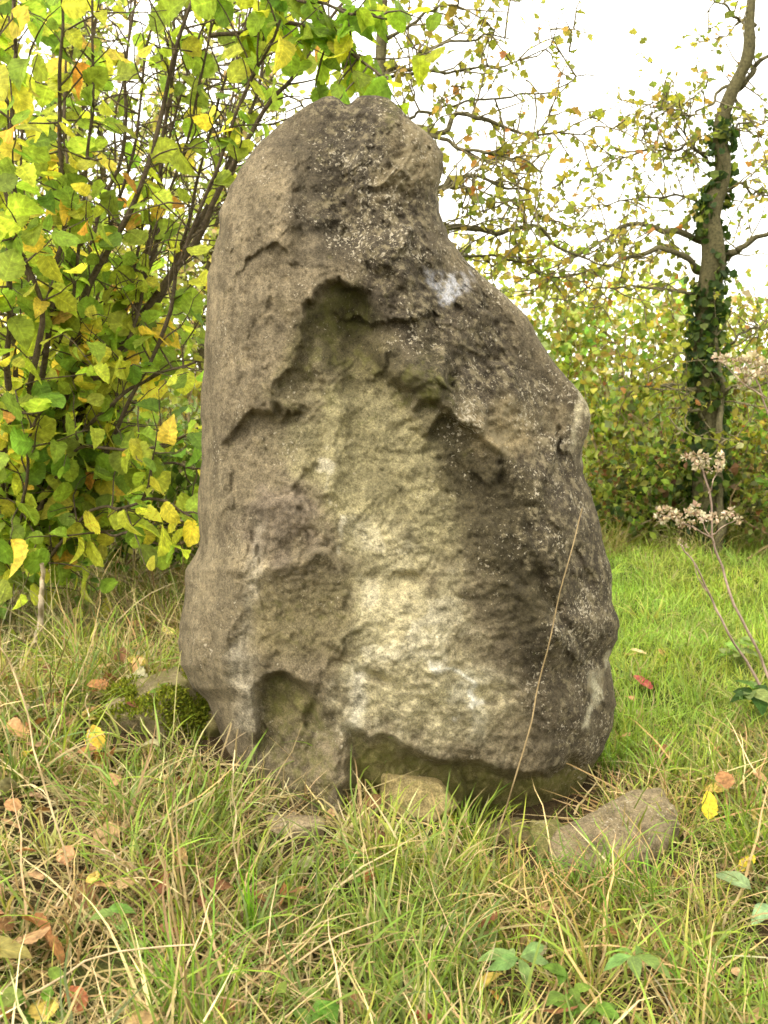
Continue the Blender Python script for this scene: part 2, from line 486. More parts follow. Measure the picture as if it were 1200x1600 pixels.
# right flank turned away, left flank a near flat slab
ridge_x = np.interp(wy, [150, 350, 560, 690, 750, 830, 930, 1100, 1200], [560, 600, 660, 745, 812, 850, 862, 860, 850])
d += -.0011 * np.clip(wx - ridge_x, 0, 400) * sstep(300, 600, wy)
d += .05 * sstep(0, 60, -(wx - np.interp(wy, [150, 300, 450, 1200], [470, 500, 560, 560]))) * sstep(180, 260, wy) * sstep(900, 500, wy)
# the big cavity below the arched break
CAV = [(340, 700), (358, 668), (376, 640), (398, 631), (424, 631), (436, 592), (452, 565), (464, 525), (472, 484), (500, 457), (540, 432), (578, 455), (602, 500), (614, 560),
       (628, 610), (645, 634), (690, 612), (722, 655), (758, 692), (800, 730), (838, 768), (862, 840), (850, 930), (800, 1040), (690, 1100), (560, 1040), (545, 880), (480, 790), (400, 800), (350, 780)]
sd_c = poly_sd(wx, wy, CAV)
soft = 1 + 5.5 * G(600, 500, 42, 75) + 3 * G(820, 760, 60, 50)
cav = sstep(-2, 11, sd_c / soft)
fade = np.clip(1 - (wy - 470) / 480, 0, 1) ** .9
d += -.082 * cav * fade
d += -.035 * sstep(0, 90, sd_c) * fade - .03 * G(535, 490, 50, 55) - .02 * G(440, 650, 40, 25)
# right part of the cavity stays dark and deep below the brow
d += -.02 * G(720, 745, 55, 95) - .015 * G(800, 850, 50, 110)
d += .075 * G(664, 596, 40, 30) * sstep(638, 612, wy) + .05 * G(590, 420, 70, 55) + .03 * G(700, 520, 90, 50)
# ribs and flakes in the cavity
for pts, amp, wd in (([(488, 560), (520, 600), (538, 640), (528, 720), (520, 770)], .035, 20), ([(470, 640), (485, 700), (478, 760)], .02, 14),
                     ([(560, 790), (600, 765), (640, 735)], .010, 20), ([(700, 620), (690, 720), (650, 840)], .025, 28)):
    d += amp * np.exp(-(line_d(wx, wy, pts) / wd) ** 2)
# shallow shell hollow high on the face
sd_h = poly_sd(wx, wy, [(450, 356), (478, 337), (512, 341), (548, 370), (572, 408), (560, 455), (480, 470), (450, 420)])
d += -.038 * sstep(-4, 26, sd_h) * np.clip(1 - (wy - 335) / 110, 0, 1)
# second arch stone edge at the upper right
d += .05 * sstep(0, 30, poly_sd(wx, wy, [(560, 150), (700, 160), (720, 400), (640, 470), (560, 400), (530, 250)]))
# left lump and left pillar
sd_l = poly_sd(wx, wy, [(372, 700), (470, 690), (535, 765), (553, 820), (536, 862), (500, 886), (462, 911), (420, 920), (396, 911), (388, 850)])
d += .038 * sstep(-10, 26, sd_l) * sstep(690, 840, wy)
sd_p = poly_sd(wx, wy, [(200, 700), (360, 780), (390, 850), (397, 900), (393, 985), (371, 1014), (398, 1085), (386, 1400), (200, 1400)])
d += .045 * sstep(-6, 22, sd_p) * sstep(740, 900, wy)
d += -.03 * np.exp(-(line_d(wx, wy, [(318, 850), (312, 930), (330, 1000), (345, 1090)]) / 9) ** 2) + .02 * np.exp(-(line_d(wx, wy, [(292, 900), (300, 990), (318, 1080)]) / 10) ** 2)
sd_r = poly_sd(wx, wy, [(397, 915), (470, 911), (527, 884), (566, 900), (575, 960), (530, 1030), (420, 1045), (380, 1010)])
d += -.018 * sstep(-6, 40, sd_r) * np.clip(1 - (wy - 880) / 170, 0, 1)
d += -.04 * G(640, 905, 26, 14) - .022 * G(575, 905, 22, 12)
d += .06 * G(640, 1020, 110, 80) + .03 * G(560, 960, 50, 60)
# little cave at the foot
sd_v = poly_sd(wx, wy, [(386, 1120), (393, 1086), (410, 1063), (445, 1055), (490, 1068), (515, 1098), (533, 1150), (525, 1400), (386, 1400)])
d += -.105 * sstep(-2, 13, sd_v / (1 + 3 * G(520, 1110, 30, 60))) * np.clip(1 - (wy - 1060) / 150, 0, 1)
d += -.035 * np.exp(-(line_d(wx, wy, [(556, 1042), (580, 1054), (606, 1056)]) / 8) ** 2)
# undercut foot
sd_u = poly_sd(wx, wy, [(530, 1122), (566, 1150), (602, 1140), (640, 1165), (672, 1183), (722, 1181), (790, 1197), (850, 1196), (892, 1180), (990, 1170), (990, 1500), (520, 1500)])
d += -(.055 + .0010 * np.clip(wy - 1160, 0, 150)) * sstep(-3, 14, sd_u)
# crease and recess low on the right
d += -.05 * np.exp(-(line_d(wx, wy, [(835, 905), (880, 975), (925, 1030), (955, 1040)]) / 13) ** 2)
d += -.07 * sstep(0, 22, poly_sd(wx, wy, [(912, 1050), (940, 1040), (980, 1045), (985, 1180), (925, 1180), (905, 1110)]))
d += .04 * G(900, 985, 45, 30) + .035 * G(890, 1100, 30, 40) - .03 * G(855, 1065, 22, 50)
# pocks on the right flank
pk = sstep(.28, .75, n2(wx, wy, 30, 41, 3)) * sstep(0, 60, wx - ridge_x + 60)
d += -.009 * pk
# natural roughness: billows, steps along the bedding, grit
d += .022 * n2(NX, PY, 110, 51, 3) + .007 * np.abs(n2(NX, PY, 46, 52, 3)) - .004 * np.abs(n2(NX, PY, 20, 53, 3)) + .003 * n2(NX, PY, 9, 54, 3) - .0045 * np.clip(np.abs(n2(NX, PY, 13, 58, 3)) - .25, -.25, .3) - .004 * sstep(.45, .75, n2(NX, PY, 12, 59, 2))
lefty = sstep(40, -40, PX - np.interp(PY, [150, 450, 640, 1300], [500, 540, 420, 400]))
d += lefty * (.0045 * n2(NX * 2.2, PY * .7, 60, 55, 4))
d += (1 - lefty) * .005 * n2(NX * .8, PY * 1.6, 14, 56, 3) * sstep(560, 640, PX)
st = n2(NX + .7 * PY, PY, 90, 57, 3) * 4
d += .006 * (np.floor(st) + sstep(.75, 1., st - np.floor(st)) - st) * (1 - lefty)
fp = np.random.default_rng(77).uniform([60, 140], [1200, 1320], (330, 2)); fs = np.random.default_rng(78).normal(size=(330, 3)) * np.array([.00034, .00034, .007])
fq = np.stack([NX + 9 * n2(NX, PY, 22, 63, 3), PY + 9 * n2(NX, PY, 22, 64, 3)], -1)
best = np.full(PX.shape, 1e9); fac = np.zeros(PX.shape)
for (fx_, fy_), (sx_, sy_, s0_) in zip(fp, fs):
    dd = (fq[..., 0] - fx_) ** 2 + ((fq[..., 1] - fy_) * .8) ** 2
    m_ = dd < best
    best = np.where(m_, dd, best); fac = np.where(m_, s0_ + sx_ * (NX - fx_) + sy_ * (PY - fy_), fac)
for _ in range(2):
    fac[1:-1, 1:-1] = (fac[1:-1, 1:-1] * 2 + fac[:-2, 1:-1] + fac[2:, 1:-1] + fac[1:-1, :-2] + fac[1:-1, 2:]) / 6
hol = sstep(0, 40, poly_sd(wx, wy, [(440, 640), (520, 500), (640, 640), (740, 720), (800, 900), (760, 1150), (560, 1120), (540, 950), (480, 760)]))
d += fac * (1 - .55 * lefty) * (1 - .75 * hol)
wgt = 1 - np.abs(S) ** 7
d = d * wgt
STONE_Y = 3.27
Yf = STONE_Y - front - d * np.clip(thick / .2, .15, 1)
PYs = PY + (13 * np.exp(-((PX - 543) / 12) ** 2) - 6 * np.exp(-((PX - 512) / 18) ** 2)) * np.exp(-np.clip(PY - 152, 0, 999) / 22)
Vf = at(PX, PYs, Yf)
# back
sb = np.linspace(1, -1, NB + 2)[1:-1]
PXb = xl[:, None] + (xr - xl)[:, None] * (sb + 1)[None] / 2
Yb = STONE_Y + thick * .8 * (1 - np.abs(sb)[None] ** 2.6) ** (1 / 2.) + .04 * n2(PXb, np.repeat(rows[:, None], NB, 1), 120, 61, 4) * (1 - np.abs(sb)[None] ** 6)
PYb = np.repeat(rows[:, None], NB, 1)
PYb = PYb + (13 * np.exp(-((PXb - 543) / 12) ** 2) - 6 * np.exp(-((PXb - 512) / 18) ** 2)) * np.exp(-np.clip(PYb - 152, 0, 999) / 22)
Vb = at(PXb, PYb, STONE_Y)
Vb[..., 1] = Yb
V = np.concatenate([Vf, Vb], 1); W = NC + NB
ids = np.arange(NR * W).reshape(NR, W)
nx = np.roll(ids, -1, 1)
q = np.stack([ids[:-1], nx[:-1], nx[1:], ids[1:]], -1).reshape(-1, 4)
tri = np.vstack([q[:, [0, 2, 1]], q[:, [0, 3, 2]]])
nv = NR * W
cap = np.array([V[0].mean(0), V[-1].mean(0)])
tri = np.vstack([tri, np.stack([ids[0], nx[0], np.full(W, nv)], -1), np.stack([nx[-1], ids[-1], np.full(W, nv + 1)], -1)])

# mineral colours, growths and painted shade, each with its own outline on the stone
def lerp(c, col, m): return c * (1 - m[..., None]) + np.array(col) * m[..., None]
cx_ = PX + 34 * n2(NX, PY, 60, 71, 5); cy_ = PY + 34 * n2(NX, PY, 60, 72, 4)
def blob(cx, cy, rx, ry, soft=.5):
    return sstep(1 + soft, 1 - soft, np.hypot((cx_ - cx) / rx, (cy_ - cy) / ry))
def area(poly, soft=30): return sstep(-soft, soft, poly_sd(cx_, cy_, poly))
C = np.ones(PX.shape + (3,)) * np.array([.160, .127, .074])
C = lerp(C, (.165, .130, .077), area([(300, 240), (470, 200), (500, 330), (540, 430), (470, 500), (420, 640), (340, 700), (300, 600)], 25))
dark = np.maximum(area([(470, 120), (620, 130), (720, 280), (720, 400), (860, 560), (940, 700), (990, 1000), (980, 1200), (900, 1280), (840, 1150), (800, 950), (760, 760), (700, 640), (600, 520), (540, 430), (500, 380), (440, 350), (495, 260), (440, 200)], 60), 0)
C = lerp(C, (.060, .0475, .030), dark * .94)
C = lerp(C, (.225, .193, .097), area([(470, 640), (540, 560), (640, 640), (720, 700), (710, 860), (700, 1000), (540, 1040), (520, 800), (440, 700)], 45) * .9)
C = lerp(C, (.078, .065, .027), area([(470, 490), (540, 430), (590, 470), (625, 600), (560, 600), (500, 570), (440, 640), (420, 620)], 26) * .8)  # shade under the arch, painted dark into the colour
C = lerp(C, (.052, .042, .020), area([(690, 620), (800, 720), (860, 800), (900, 960), (820, 1000), (750, 960), (700, 800), (680, 700)], 34) * .8)  # shaded face below the ridge, darkened in the colour
C = lerp(C, (.052, .043, .029), np.maximum(blob(540, 250, 70, 70) * .6, blob(510, 372, 42, 30) * .75))
C = lerp(C, (.05, .042, .02), np.maximum(blob(655, 590, 55, 45), blob(545, 480, 50, 35)) * .7)  # dark brow lump, plus shade painted in at the top of the hollow
pale = np.maximum.reduce([area([(540, 940), (580, 880), (650, 860), (690, 930), (700, 1010), (780, 1080), (760, 1170), (680, 1180), (640, 1160), (560, 1140), (540, 1040)], 42), blob(610, 850, 60, 40) * .6, blob(660, 1090, 120, 90) * .8])
C = lerp(C, (.385, .33, .19), pale * .85)
C = lerp(C, (.47, .415, .275), sstep(.1, .6, n2(NX, PY, 34, 74, 4)) * pale * .8)
C = lerp(C, (.70, .66, .54), np.exp(-(line_d(cx_, cy_, [(695, 1048), (715, 1090), (735, 1140)]) / 6) ** 2) * .8)
C = lerp(C, (.62, .56, .42), np.exp(-(line_d(cx_, cy_, [(520, 690), (530, 760), (552, 815), (520, 860)]) / 7) ** 2) * sstep(-.1, .4, n2(NX, PY, 25, 75, 3)) * .4)
C = lerp(C, (.60, .54, .40), np.exp(-(line_d(wx, wy, [(560, 1045), (555, 1090), (545, 1130)]) / 12) ** 2) * .7)
C = lerp(C, (.40, .35, .25), np.exp(-(line_d(wx, wy, [(372, 1020), (392, 1085), (380, 1130)]) / 14) ** 2) * .5)
C = lerp(C, (.42, .36, .25), (np.exp(-(line_d(wx, wy, [(395, 830), (398, 900), (393, 985), (375, 1012)]) / 10) ** 2)) * .5)
C = lerp(C, (.145, .11, .08), blob(440, 810, 60, 55) * .5)
C = lerp(C, (.23, .178, .092), np.maximum(blob(800, 665, 60, 48) * .75, blob(640, 250, 45, 60) * .55))
C = lerp(C, (.45, .39, .24), blob(912, 655, 18, 50) * .9)
C = lerp(C, (.44, .40, .27), blob(935, 1080, 16, 30) * .8)
wp = sstep(1.25, .55, np.hypot((cx_ - 704) / 42, (cy_ - 446) / 31)) * sstep(-.55, .2, n2(NX, PY, 14, 76, 4))
C = lerp(C, (.44, .43, .43), wp * .9)
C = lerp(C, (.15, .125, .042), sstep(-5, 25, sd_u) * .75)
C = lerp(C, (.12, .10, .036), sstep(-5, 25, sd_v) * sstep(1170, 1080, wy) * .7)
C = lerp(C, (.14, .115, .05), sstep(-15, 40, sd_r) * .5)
streak = n2(NX * 4, PY * .5, 60, 77, 4)
C *= (1 + .16 * lefty * streak)[..., None]
C *= np.array([.98, 1.02, 1.09])
C *= (1 + .20 * n2(NX, PY, 40, 78, 5) + .16 * n2(NX, PY, 9, 79, 3))[..., None]
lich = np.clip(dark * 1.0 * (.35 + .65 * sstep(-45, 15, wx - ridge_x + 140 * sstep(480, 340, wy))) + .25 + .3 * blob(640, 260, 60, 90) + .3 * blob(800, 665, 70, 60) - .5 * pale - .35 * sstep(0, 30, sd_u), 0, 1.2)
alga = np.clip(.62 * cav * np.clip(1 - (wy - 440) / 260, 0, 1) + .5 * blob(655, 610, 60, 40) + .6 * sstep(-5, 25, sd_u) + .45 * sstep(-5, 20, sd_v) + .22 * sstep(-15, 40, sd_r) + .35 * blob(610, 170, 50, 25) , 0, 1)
Cb = np.ones(Vb.shape) * np.array([.2, .165, .11])
Lf = np.stack([lich, alga, np.zeros_like(lich)], -1); Lb = np.ones(Vb.shape) * np.array([.8, .2, 0])
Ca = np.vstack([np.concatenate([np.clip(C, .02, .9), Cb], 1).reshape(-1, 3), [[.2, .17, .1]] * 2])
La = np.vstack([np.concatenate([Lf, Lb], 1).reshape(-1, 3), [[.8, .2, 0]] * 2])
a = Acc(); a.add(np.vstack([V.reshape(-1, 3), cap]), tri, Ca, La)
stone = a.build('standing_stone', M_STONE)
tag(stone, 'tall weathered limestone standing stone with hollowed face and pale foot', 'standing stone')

def in_stone(x, y, pad=0.0):
    fx = (x - .02) / (.69 + pad)
    fy = (y - 3.30) / (.30 + pad)
    return np.abs(fx) ** 3 + np.abs(fy) ** 2.5 < 1

# ------------------------------------------------------------------ loose rocks at the foot
def rock_shape(seed, size, sub=40, rough=.05, planes=13, k=16.):
    r = np.random.default_rng(seed)
    th = np.linspace(0, math.pi, sub + 2)[1:-1]; ph = np.arange(2 * sub) / (2 * sub) * 2 * math.pi
    dirs = np.stack([np.sin(th)[:, None] * np.cos(ph), np.sin(th)[:, None] * np.sin(ph), np.cos(th)[:, None] * np.ones_like(ph)], -1)
    dirs = np.concatenate([dirs.reshape(-1, 3), [[0, 0, 1], [0, 0, -1]]])
    base = np.array([[1, 0, 0], [-1, 0, 0], [0, 1, 0], [0, -1, 0], [0, 0, 1], [0, 0, -1]], float) + .25 * r.normal(size=(6, 3))
    pn = norm(np.vstack([base, r.normal(size=(planes - 6, 3))])); pd = np.r_[r.uniform(.75, .95, 6), r.uniform(.85, 1.1, planes - 6)]
    dot = np.maximum(dirs @ pn.T, 1e-3)
    rad = (((pd / dot) ** -k).sum(1)) ** (-1 / k)
    P = dirs * rad[:, None]
    P = P * (1 + rough * fbm(P * 2.2 + seed * 3.1, 5)[:, None] + rough * .45 * fbm(P * 9 + seed, 3)[:, None])
    n, m = sub, 2 * sub
    ii = np.arange(n * m).reshape(n, m); nx = np.roll(ii, -1, 1)
    qd = np.stack([ii[:-1], ii[1:], nx[1:], nx[:-1]], -1).reshape(-1, 4)
    T = np.vstack([qd[:, :3], qd[:, [0, 2, 3]], np.stack([np.full(m, n * m), ii[0], nx[0]], -1), np.stack([np.full(m, n * m + 1), nx[-1], ii[-1]], -1)])
    return P * np.array(size), T, P

ROCKS = []
def make_rock(name, pos, size, rot, seed, col, label, lich=.5, alga=.3, group='loose stones round the foot', rough=.05, k=16.):
    ROCKS.append((pos[0], pos[1], size[0]))
    P, T, U = rock_shape(seed, size, rough=rough, k=k)
    from mathutils import Euler
    Rm = np.array(Euler(rot).to_matrix())
    P = P @ Rm.T + np.array(pos)
    c = np.array(col) * (1 + .22 * fbm(P * 22 + seed, 4)[:, None])
    L = np.zeros(P.shape); L[:, 0] = lich; L[:, 1] = alga
    a = Acc(); a.add(P, T, np.clip(c, .02, .9), L)
    me = a.mesh(name, M_STONE, pos)
    o = link(name, me); o.location = [float(v) for v in pos]
    return tag(o, label, 'rock', group)

p = gpt(655, 1270); make_rock('loose_rock', p + np.array([0, .03, .035]), (.125, .10, .085), (.12, .06, .15), 4, (.33, .265, .12), 'small square yellowish rock in front of the standing stone', .3, .25)
def make_slab(label):
    """angular slab: broken outline of the sloping top, ragged sides, undercut base"""
    o3 = np.array([at(*q_) for q_ in ((862, 1338, 2.74), (900, 1352, 2.70), (948, 1345, 2.70), (1000, 1332, 2.71), (1024, 1318, 2.73), (1064, 1290, 2.80), (1052, 1256, 2.90),
                                     (1030, 1230, 2.99), (984, 1234, 2.99), (955, 1250, 2.96), (906, 1276, 2.90), (868, 1296, 2.83), (856, 1312, 2.79))])
    o3 = np.vstack([o3, o3[:1]]); o3 = resample(o3, 131)[:-1]; n = 130
    nr = np.stack([n2(np.cos(np.arange(n) / n * 6.283) * 3, np.sin(np.arange(n) / n * 6.283) * 3, 1, 301, 4), n2(np.cos(np.arange(n) / n * 6.283) * 3, np.sin(np.arange(n) / n * 6.283) * 3, 1, 302, 4), np.zeros(n)], 1)
    o3 = o3 + .008 * nr
    c = o3.mean(0); pos = np.array([c[0], c[1], float(gh(c[0], c[1]))])
    rings = [c + (o3 - c) * f + np.array([0, 0, .009 * (1 - f ** 2)]) for f in np.linspace(.04, .96, 22)]
    rings += [c + (o3 - c) * 1.0 + np.array([0, 0, -.006])]
    for f, z in ((1.0, -.022), (.985, -.04), (.96, -.055), (.92, -.066), (.84, -.075), (.6, -.08), (.2, -.08)):
        rings.append(c + (o3 - c) * f + np.array([0, 0, z]))
    Vs = np.array(rings)
    Vs += (.011 * fbm(Vs * 9 + 5, 4) + .006 * fbm(Vs * 34, 4))[..., None] * np.array([.25, -.5, .8])
    k = len(rings); ii = np.arange(k * n).reshape(k, n); nx = np.roll(ii, -1, 1)
    qd = np.stack([ii[:-1], ii[1:], nx[1:], nx[:-1]], -1).reshape(-1, 4)
    T = np.vstack([qd[:, :3], qd[:, [0, 2, 3]], np.stack([np.full(n, k * n), ii[0], nx[0]], -1), np.stack([np.full(n, k * n + 1), nx[-1], ii[-1]], -1)])
    P = np.vstack([Vs.reshape(-1, 3), rings[0].mean(0), rings[-1].mean(0)])
    col = np.array([.19, .152, .09]) * (1 + .35 * fbm(P * 24, 4)[:, None])
    L = np.zeros(P.shape); L[:, 0] = .95; L[:, 1] = .15
    a = Acc(); a.add(P, T, np.clip(col, .02, .9), L)
    o = link('loose_rock', a.mesh('loose_rock', M_STONE, pos)); o.location = [float(v) for v in pos]
    tag(o, label, 'rock', 'loose stones round the foot'); ROCKS.append((c[0], c[1], .2))
make_slab('broad tilted lichened slab leaning at the right foot of the standing stone')
p = gpt(860, 1335); make_rock('loose_rock', p + np.array([0, .06, .0]), (.065, .07, .075), (.1, .2, .5), 13, (.2, .18, .075), 'greenish lump of rock wedged left of the tilted slab', .2, .6)
p = gpt(795, 1312); make_rock('loose_rock', p + np.array([0, .05, -.01]), (.10, .07, .05), (0, .05, .1), 17, (.22, .18, .09), 'low flat rock between the square rock and the tilted slab', .3, .4)
p = gpt(452, 1180); make_rock('loose_rock', p + np.array([.0, .08, .0]), (.15, .12, .115), (.1, .1, .2), 21, (.25, .22, .09), 'rounded greenish rock below the little cave in the stone', .3, .55)
p = gpt(455, 1300); make_rock('loose_rock', p + np.array([0, .04, -.02]), (.10, .07, .05), (.05, .1, .1), 23, (.30, .24, .15), 'half buried pale rock in the grass before the stone', .3, .15)
p = gpt(225, 1140); mr = make_rock('mossy_rock', p + np.array([0, .12, -.01]), (.20, .17, .11), (.05, .08, .3), 27, (.22, .18, .1), 'wide mossy rock left of the standing stone', .4, .5)
p2 = gpt(318, 1150); mr2 = make_rock('mossy_rock', p2 + np.array([0.0, .10, -.01]), (.10, .11, .10), (.05, .1, .9), 29, (.19, .155, .08), 'mossy rock pressed against the left foot of the standing stone', .3, .6)

def moss_on(o, frac_lo, n, seed):
    r = np.random.default_rng(seed); me = o.data; loc = np.array(o.location)
    co = np.empty(len(me.vertices) * 3); me.vertices.foreach_get('co', co); co = co.reshape(-1, 3)
    no = np.empty(len(me.vertices) * 3); me.vertices.foreach_get('normal', no); no = no.reshape(-1, 3)
    ok = np.where((no[:, 2] > frac_lo) & (fbm((co + loc) * 9, 3) > -.25))[0]
    if not len(ok): return
    k = r.choice(ok, n)
    B = co[k] + r.normal(size=(n, 3)) * .006
    D = norm(no[k] + r.normal(size=(n, 3)) * .5 + np.array([0, 0, .3]))
    a = Acc(); scatter(a, LANCE, B, D, r.normal(size=(n, 3)), r.uniform(.008, .016, n), palette(n, [(.13, .16, .012), (.20, .22, .02), (.08, .10, .01)], [3, 2, 2]))
    m = link('moss', a.mesh('moss', M_MOSS), o); m['kind'] = 'stuff'
moss_on(mr, .15, 7000, 1); moss_on(mr2, .1, 4500, 2)

# ------------------------------------------------------------------ grass
def blades(acc, xy, z, L, Wd, lean, curve, head, c0, c1, seg=3):
    n = len(xy); k = np.linspace(0, 1, seg + 1)
    ang = lean[:, None] + curve[:, None] * k[None]               # angle from vertical along the blade
    st = (L / seg)[:, None]
    hx = np.cumsum(np.c_[np.zeros(n), (np.sin(ang) * st)[:, :-1]], 1)
    hz = np.cumsum(np.c_[np.zeros(n), (np.cos(ang) * st)[:, :-1]], 1)
    wob = np.cumsum(np.c_[np.zeros(n), rng.normal(size=(n, seg)) * st * .10], 1)
    ch, sh = np.cos(head)[:, None], np.sin(head)[:, None]
    X = xy[:, :1] + hx * ch - wob * sh; Yv = xy[:, 1:2] + hx * sh + wob * ch
    Z = z[:, None] + hz
    Z = np.maximum(Z, gh(X, Yv) + .004)
    wd = Wd[:, None] * (1 - k[None] ** 2 * .9) * .5
    ta = rng.uniform(-.8, .8, n)[:, None]
    sx, sy, sz = -sh * np.cos(ta), ch * np.cos(ta), np.sin(ta)
    ctr = np.stack([X, Yv, Z], -1); sd = np.stack(np.broadcast_arrays(sx, sy, sz), -1)
    A = ctr[:, :-1] - sd * wd[:, :-1, None]; B = ctr[:, :-1] + sd * wd[:, :-1, None]
    V = np.concatenate([A, B, ctr[:, -1:]], 1); nv = 2 * seg + 1
    T = []
    for i in range(seg - 1):
        T += [(i, seg + i, seg + i + 1), (i, seg + i + 1, i + 1)]
    T += [(seg - 1, 2 * seg - 1, 2 * seg)]
    tri = np.array(T)[None] + (np.arange(n) * nv)[:, None, None]
    kk = np.r_[k[:-1], k[:-1], 1.0][None, :, None]
    c = c0[:, None] * (1 - kk) + c1[:, None] * kk
    acc.add(V, tri, c)

GREEN = [(.15, .25, .022), (.22, .34, .03), (.31, .40, .045), (.10, .18, .018), (.40, .42, .07)]
STRAW = [(.50, .39, .18), (.40, .29, .12), (.60, .49, .26), (.28, .19, .08), (.50, .45, .18)]
CLEAR = [(x, y - .14, max(.13, sz * 1.15), .22, .97) for x, y, sz in ROCKS]
for (qx, qy) in ((900, 1262), (840, 1275), (780, 1255), (700, 1240), (470, 1215), (940, 1215)):
    q3 = gpt(qx, qy); CLEAR.append((q3[0], q3[1] - .03, .10, .13, .85))
q3 = gpt(50, 1310); CLEAR.append((q3[0] - .1, q3[1], .32, .32, .72))
for q_ in ((810, 1497), (990, 1495), (490, 1565), (195, 1440), (8, 1490), (1150, 1010), (1185, 1090), (900, 1560), (1190, 1390)):
    q3 = gpt(*q_, .08); CLEAR.append((q3[0], q3[1] - .07, .09, .13, .93))
for q_ in ((1108, 1265), (1168, 1352), (1140, 1532), (1005, 1070), (148, 1165), (178, 1180), (12, 1290), (38, 1332), (50, 1247), (118, 1566), (55, 1372)):
    q3 = gpt(*q_, .03); CLEAR.append((q3[0], q3[1] - .04, .05, .07, .85))
def field(n, x0, x1, y0, y1, dens):
    xs = rng.uniform(x0, x1, n); ys = rng.uniform(y0, y1, n)
    cl = np.zeros(n)
    for (x_, y_, a_, b_, w_) in CLEAR: cl = np.maximum(cl, w_ * np.exp(-((xs - x_) / a_) ** 4 - ((ys - y_) / b_) ** 4))
    k = (rng.random(n) < dens(xs, ys) * (1 - cl)) & ~in_stone(xs, ys, .0)
    return np.stack([xs[k], ys[k]], 1)

def sow(acc, n, box, dens, Lr, Wr, lean, curve, cols, ws, dark_root=1., seg=3, gain=.84):
    xy = field(n, *box, dens); m = len(xy)
    c = palette(m, cols, ws, .18)
    pa = n2(xy[:, 0], xy[:, 1], .35, 91, 3)[:, None]; pb = n2(xy[:, 0], xy[:, 1], .5, 92, 3)
    c = np.clip(c * (1 + .32 * pa) * np.stack([1 + .14 * pb, 1 + 0 * pb, 1 - .1 * pb], 1), .01, .9) * gain
    blades(acc, xy, gh(xy[:, 0], xy[:, 1]) - .005, rng.uniform(*Lr, m), rng.uniform(*Wr, m),
           rng.normal(lean[0], lean[1], m), rng.normal(curve[0], curve[1], m), rng.uniform(0, 2 * math.pi, m), c * .5 * dark_root + np.array([.24, .19, .08]) * .5 * gain, c, seg)

strawy = lambda x, y: np.clip(.64 + .6 * n2(x, y, .45, 81, 3) - .1 * x, .12, 1) * (1 - .85 * lawnness(x, y))
greeny = lambda x, y: np.clip(.58 - .6 * n2(x, y, .45, 81, 3) + .12 * x, .12, 1) * (1 - .3 * lawnness(x, y))
ga = Acc()
sow(ga, 42000, (-2.2, 2.2, 1.2, 3.6), greeny, (.05, .15), (.0035, .0075), (.5, .35), (.7, .5), GREEN, [3, 4, 3, 2, 1])
sow(ga, 3800, (-2.2, 2.2, 1.2, 3.4), greeny, (.15, .32), (.005, .010), (.55, .3), (1.0, .4), GREEN, [3, 4, 2, 2, 1], seg=5)
sow(ga, 22000, (-4.5, .2, 3.5, 7.0), greeny, (.06, .2), (.004, .008), (.4, .3), (.7, .5), GREEN, [3, 4, 3, 2, 1])
def clumps(acc, nt_, box, dens, per, Lr, Wr, cols, ws, seg=5, spread=.035, gain=.85):
    ctr = field(nt_, *box, dens); n_ = len(ctr)
    k = np.repeat(np.arange(n_), rng.integers(per[0], per[1], n_)); m_ = len(k)
    off = rng.normal(size=(m_, 2)) * spread; xy = ctr[k] + off
    ok = ~in_stone(xy[:, 0], xy[:, 1]); k, off, xy = k[ok], off[ok], xy[ok]; m_ = len(k)
    tl = rng.uniform(.65, 1.2, n_)[k]; cc = palette(n_, cols, ws, .15)[k] * (1 + .14 * rng.normal(size=(m_, 1)))
    dry = (rng.random(m_) < .22)[:, None]; cc = np.clip(np.where(dry, np.array([.46, .38, .17]), cc), .02, .9) * gain
    hd = np.arctan2(off[:, 1], off[:, 0]) + .7 * rng.normal(size=m_)
    blades(acc, xy, gh(xy[:, 0], xy[:, 1]) - .005, rng.uniform(*Lr, m_) * tl, rng.uniform(*Wr, m_), np.abs(rng.normal(.3, .22, m_)) + 4 * np.hypot(off[:, 0], off[:, 1]),
           rng.normal(1.0, .45, m_), hd, cc * .6 + np.array([.24, .19, .08]) * .4 * gain, cc, seg)
clumps(ga, 380, (-2.2, 2.2, 1.2, 3.15), lambda x, y: np.clip(.55 - .5 * n2(x, y, .6, 83, 2), .15, 1), (18, 46), (.10, .26), (.004, .009), GREEN, [3, 4, 3, 2, 2])
clumps(ga, 220, (-3.6, -.5, 3.2, 5.8), lambda x, y: .8 + 0 * x, (20, 46), (.14, .36), (.004, .009), GREEN, [3, 4, 3, 2, 2])
tag(ga.build('grass', M_GRASS), 'rough green grass growing round the standing stone', 'grass', kind='stuff')
ga = Acc()
LAWN = [(.29, .49, .04), (.39, .56, .06), (.21, .38, .03), (.50, .57, .12)]
sow(ga, 130000, (-.2, 6.5, 3.1, 8.6), lambda x, y: lawnness(x, y) * (.35 + .65 * (y < 6.5)), (.04, .12), (.003, .006), (.4, .3), (.8, .5), LAWN, [3, 3, 2, 1])
sow(ga, 14000, (-.2, 6.5, 3.1, 8.6), lambda x, y: lawnness(x, y), (.10, .20), (.003, .006), (.5, .3), (1.0, .5), LAWN, [3, 3, 1, 2])
clumps(ga, 520, (.3, 6.0, 3.2, 8.4), lambda x, y: lawnness(x, y), (18, 40), (.10, .22), (.004, .008), LAWN, [3, 3, 2, 2])
clumps(ga, 160, (.9, 6.0, 7.3, 8.3), lambda x, y: lawnness(x, y), (18, 40), (.22, .48), (.005, .009), [(.30, .36, .06), (.45, .42, .14), (.2, .28, .04)], [3, 3, 2])
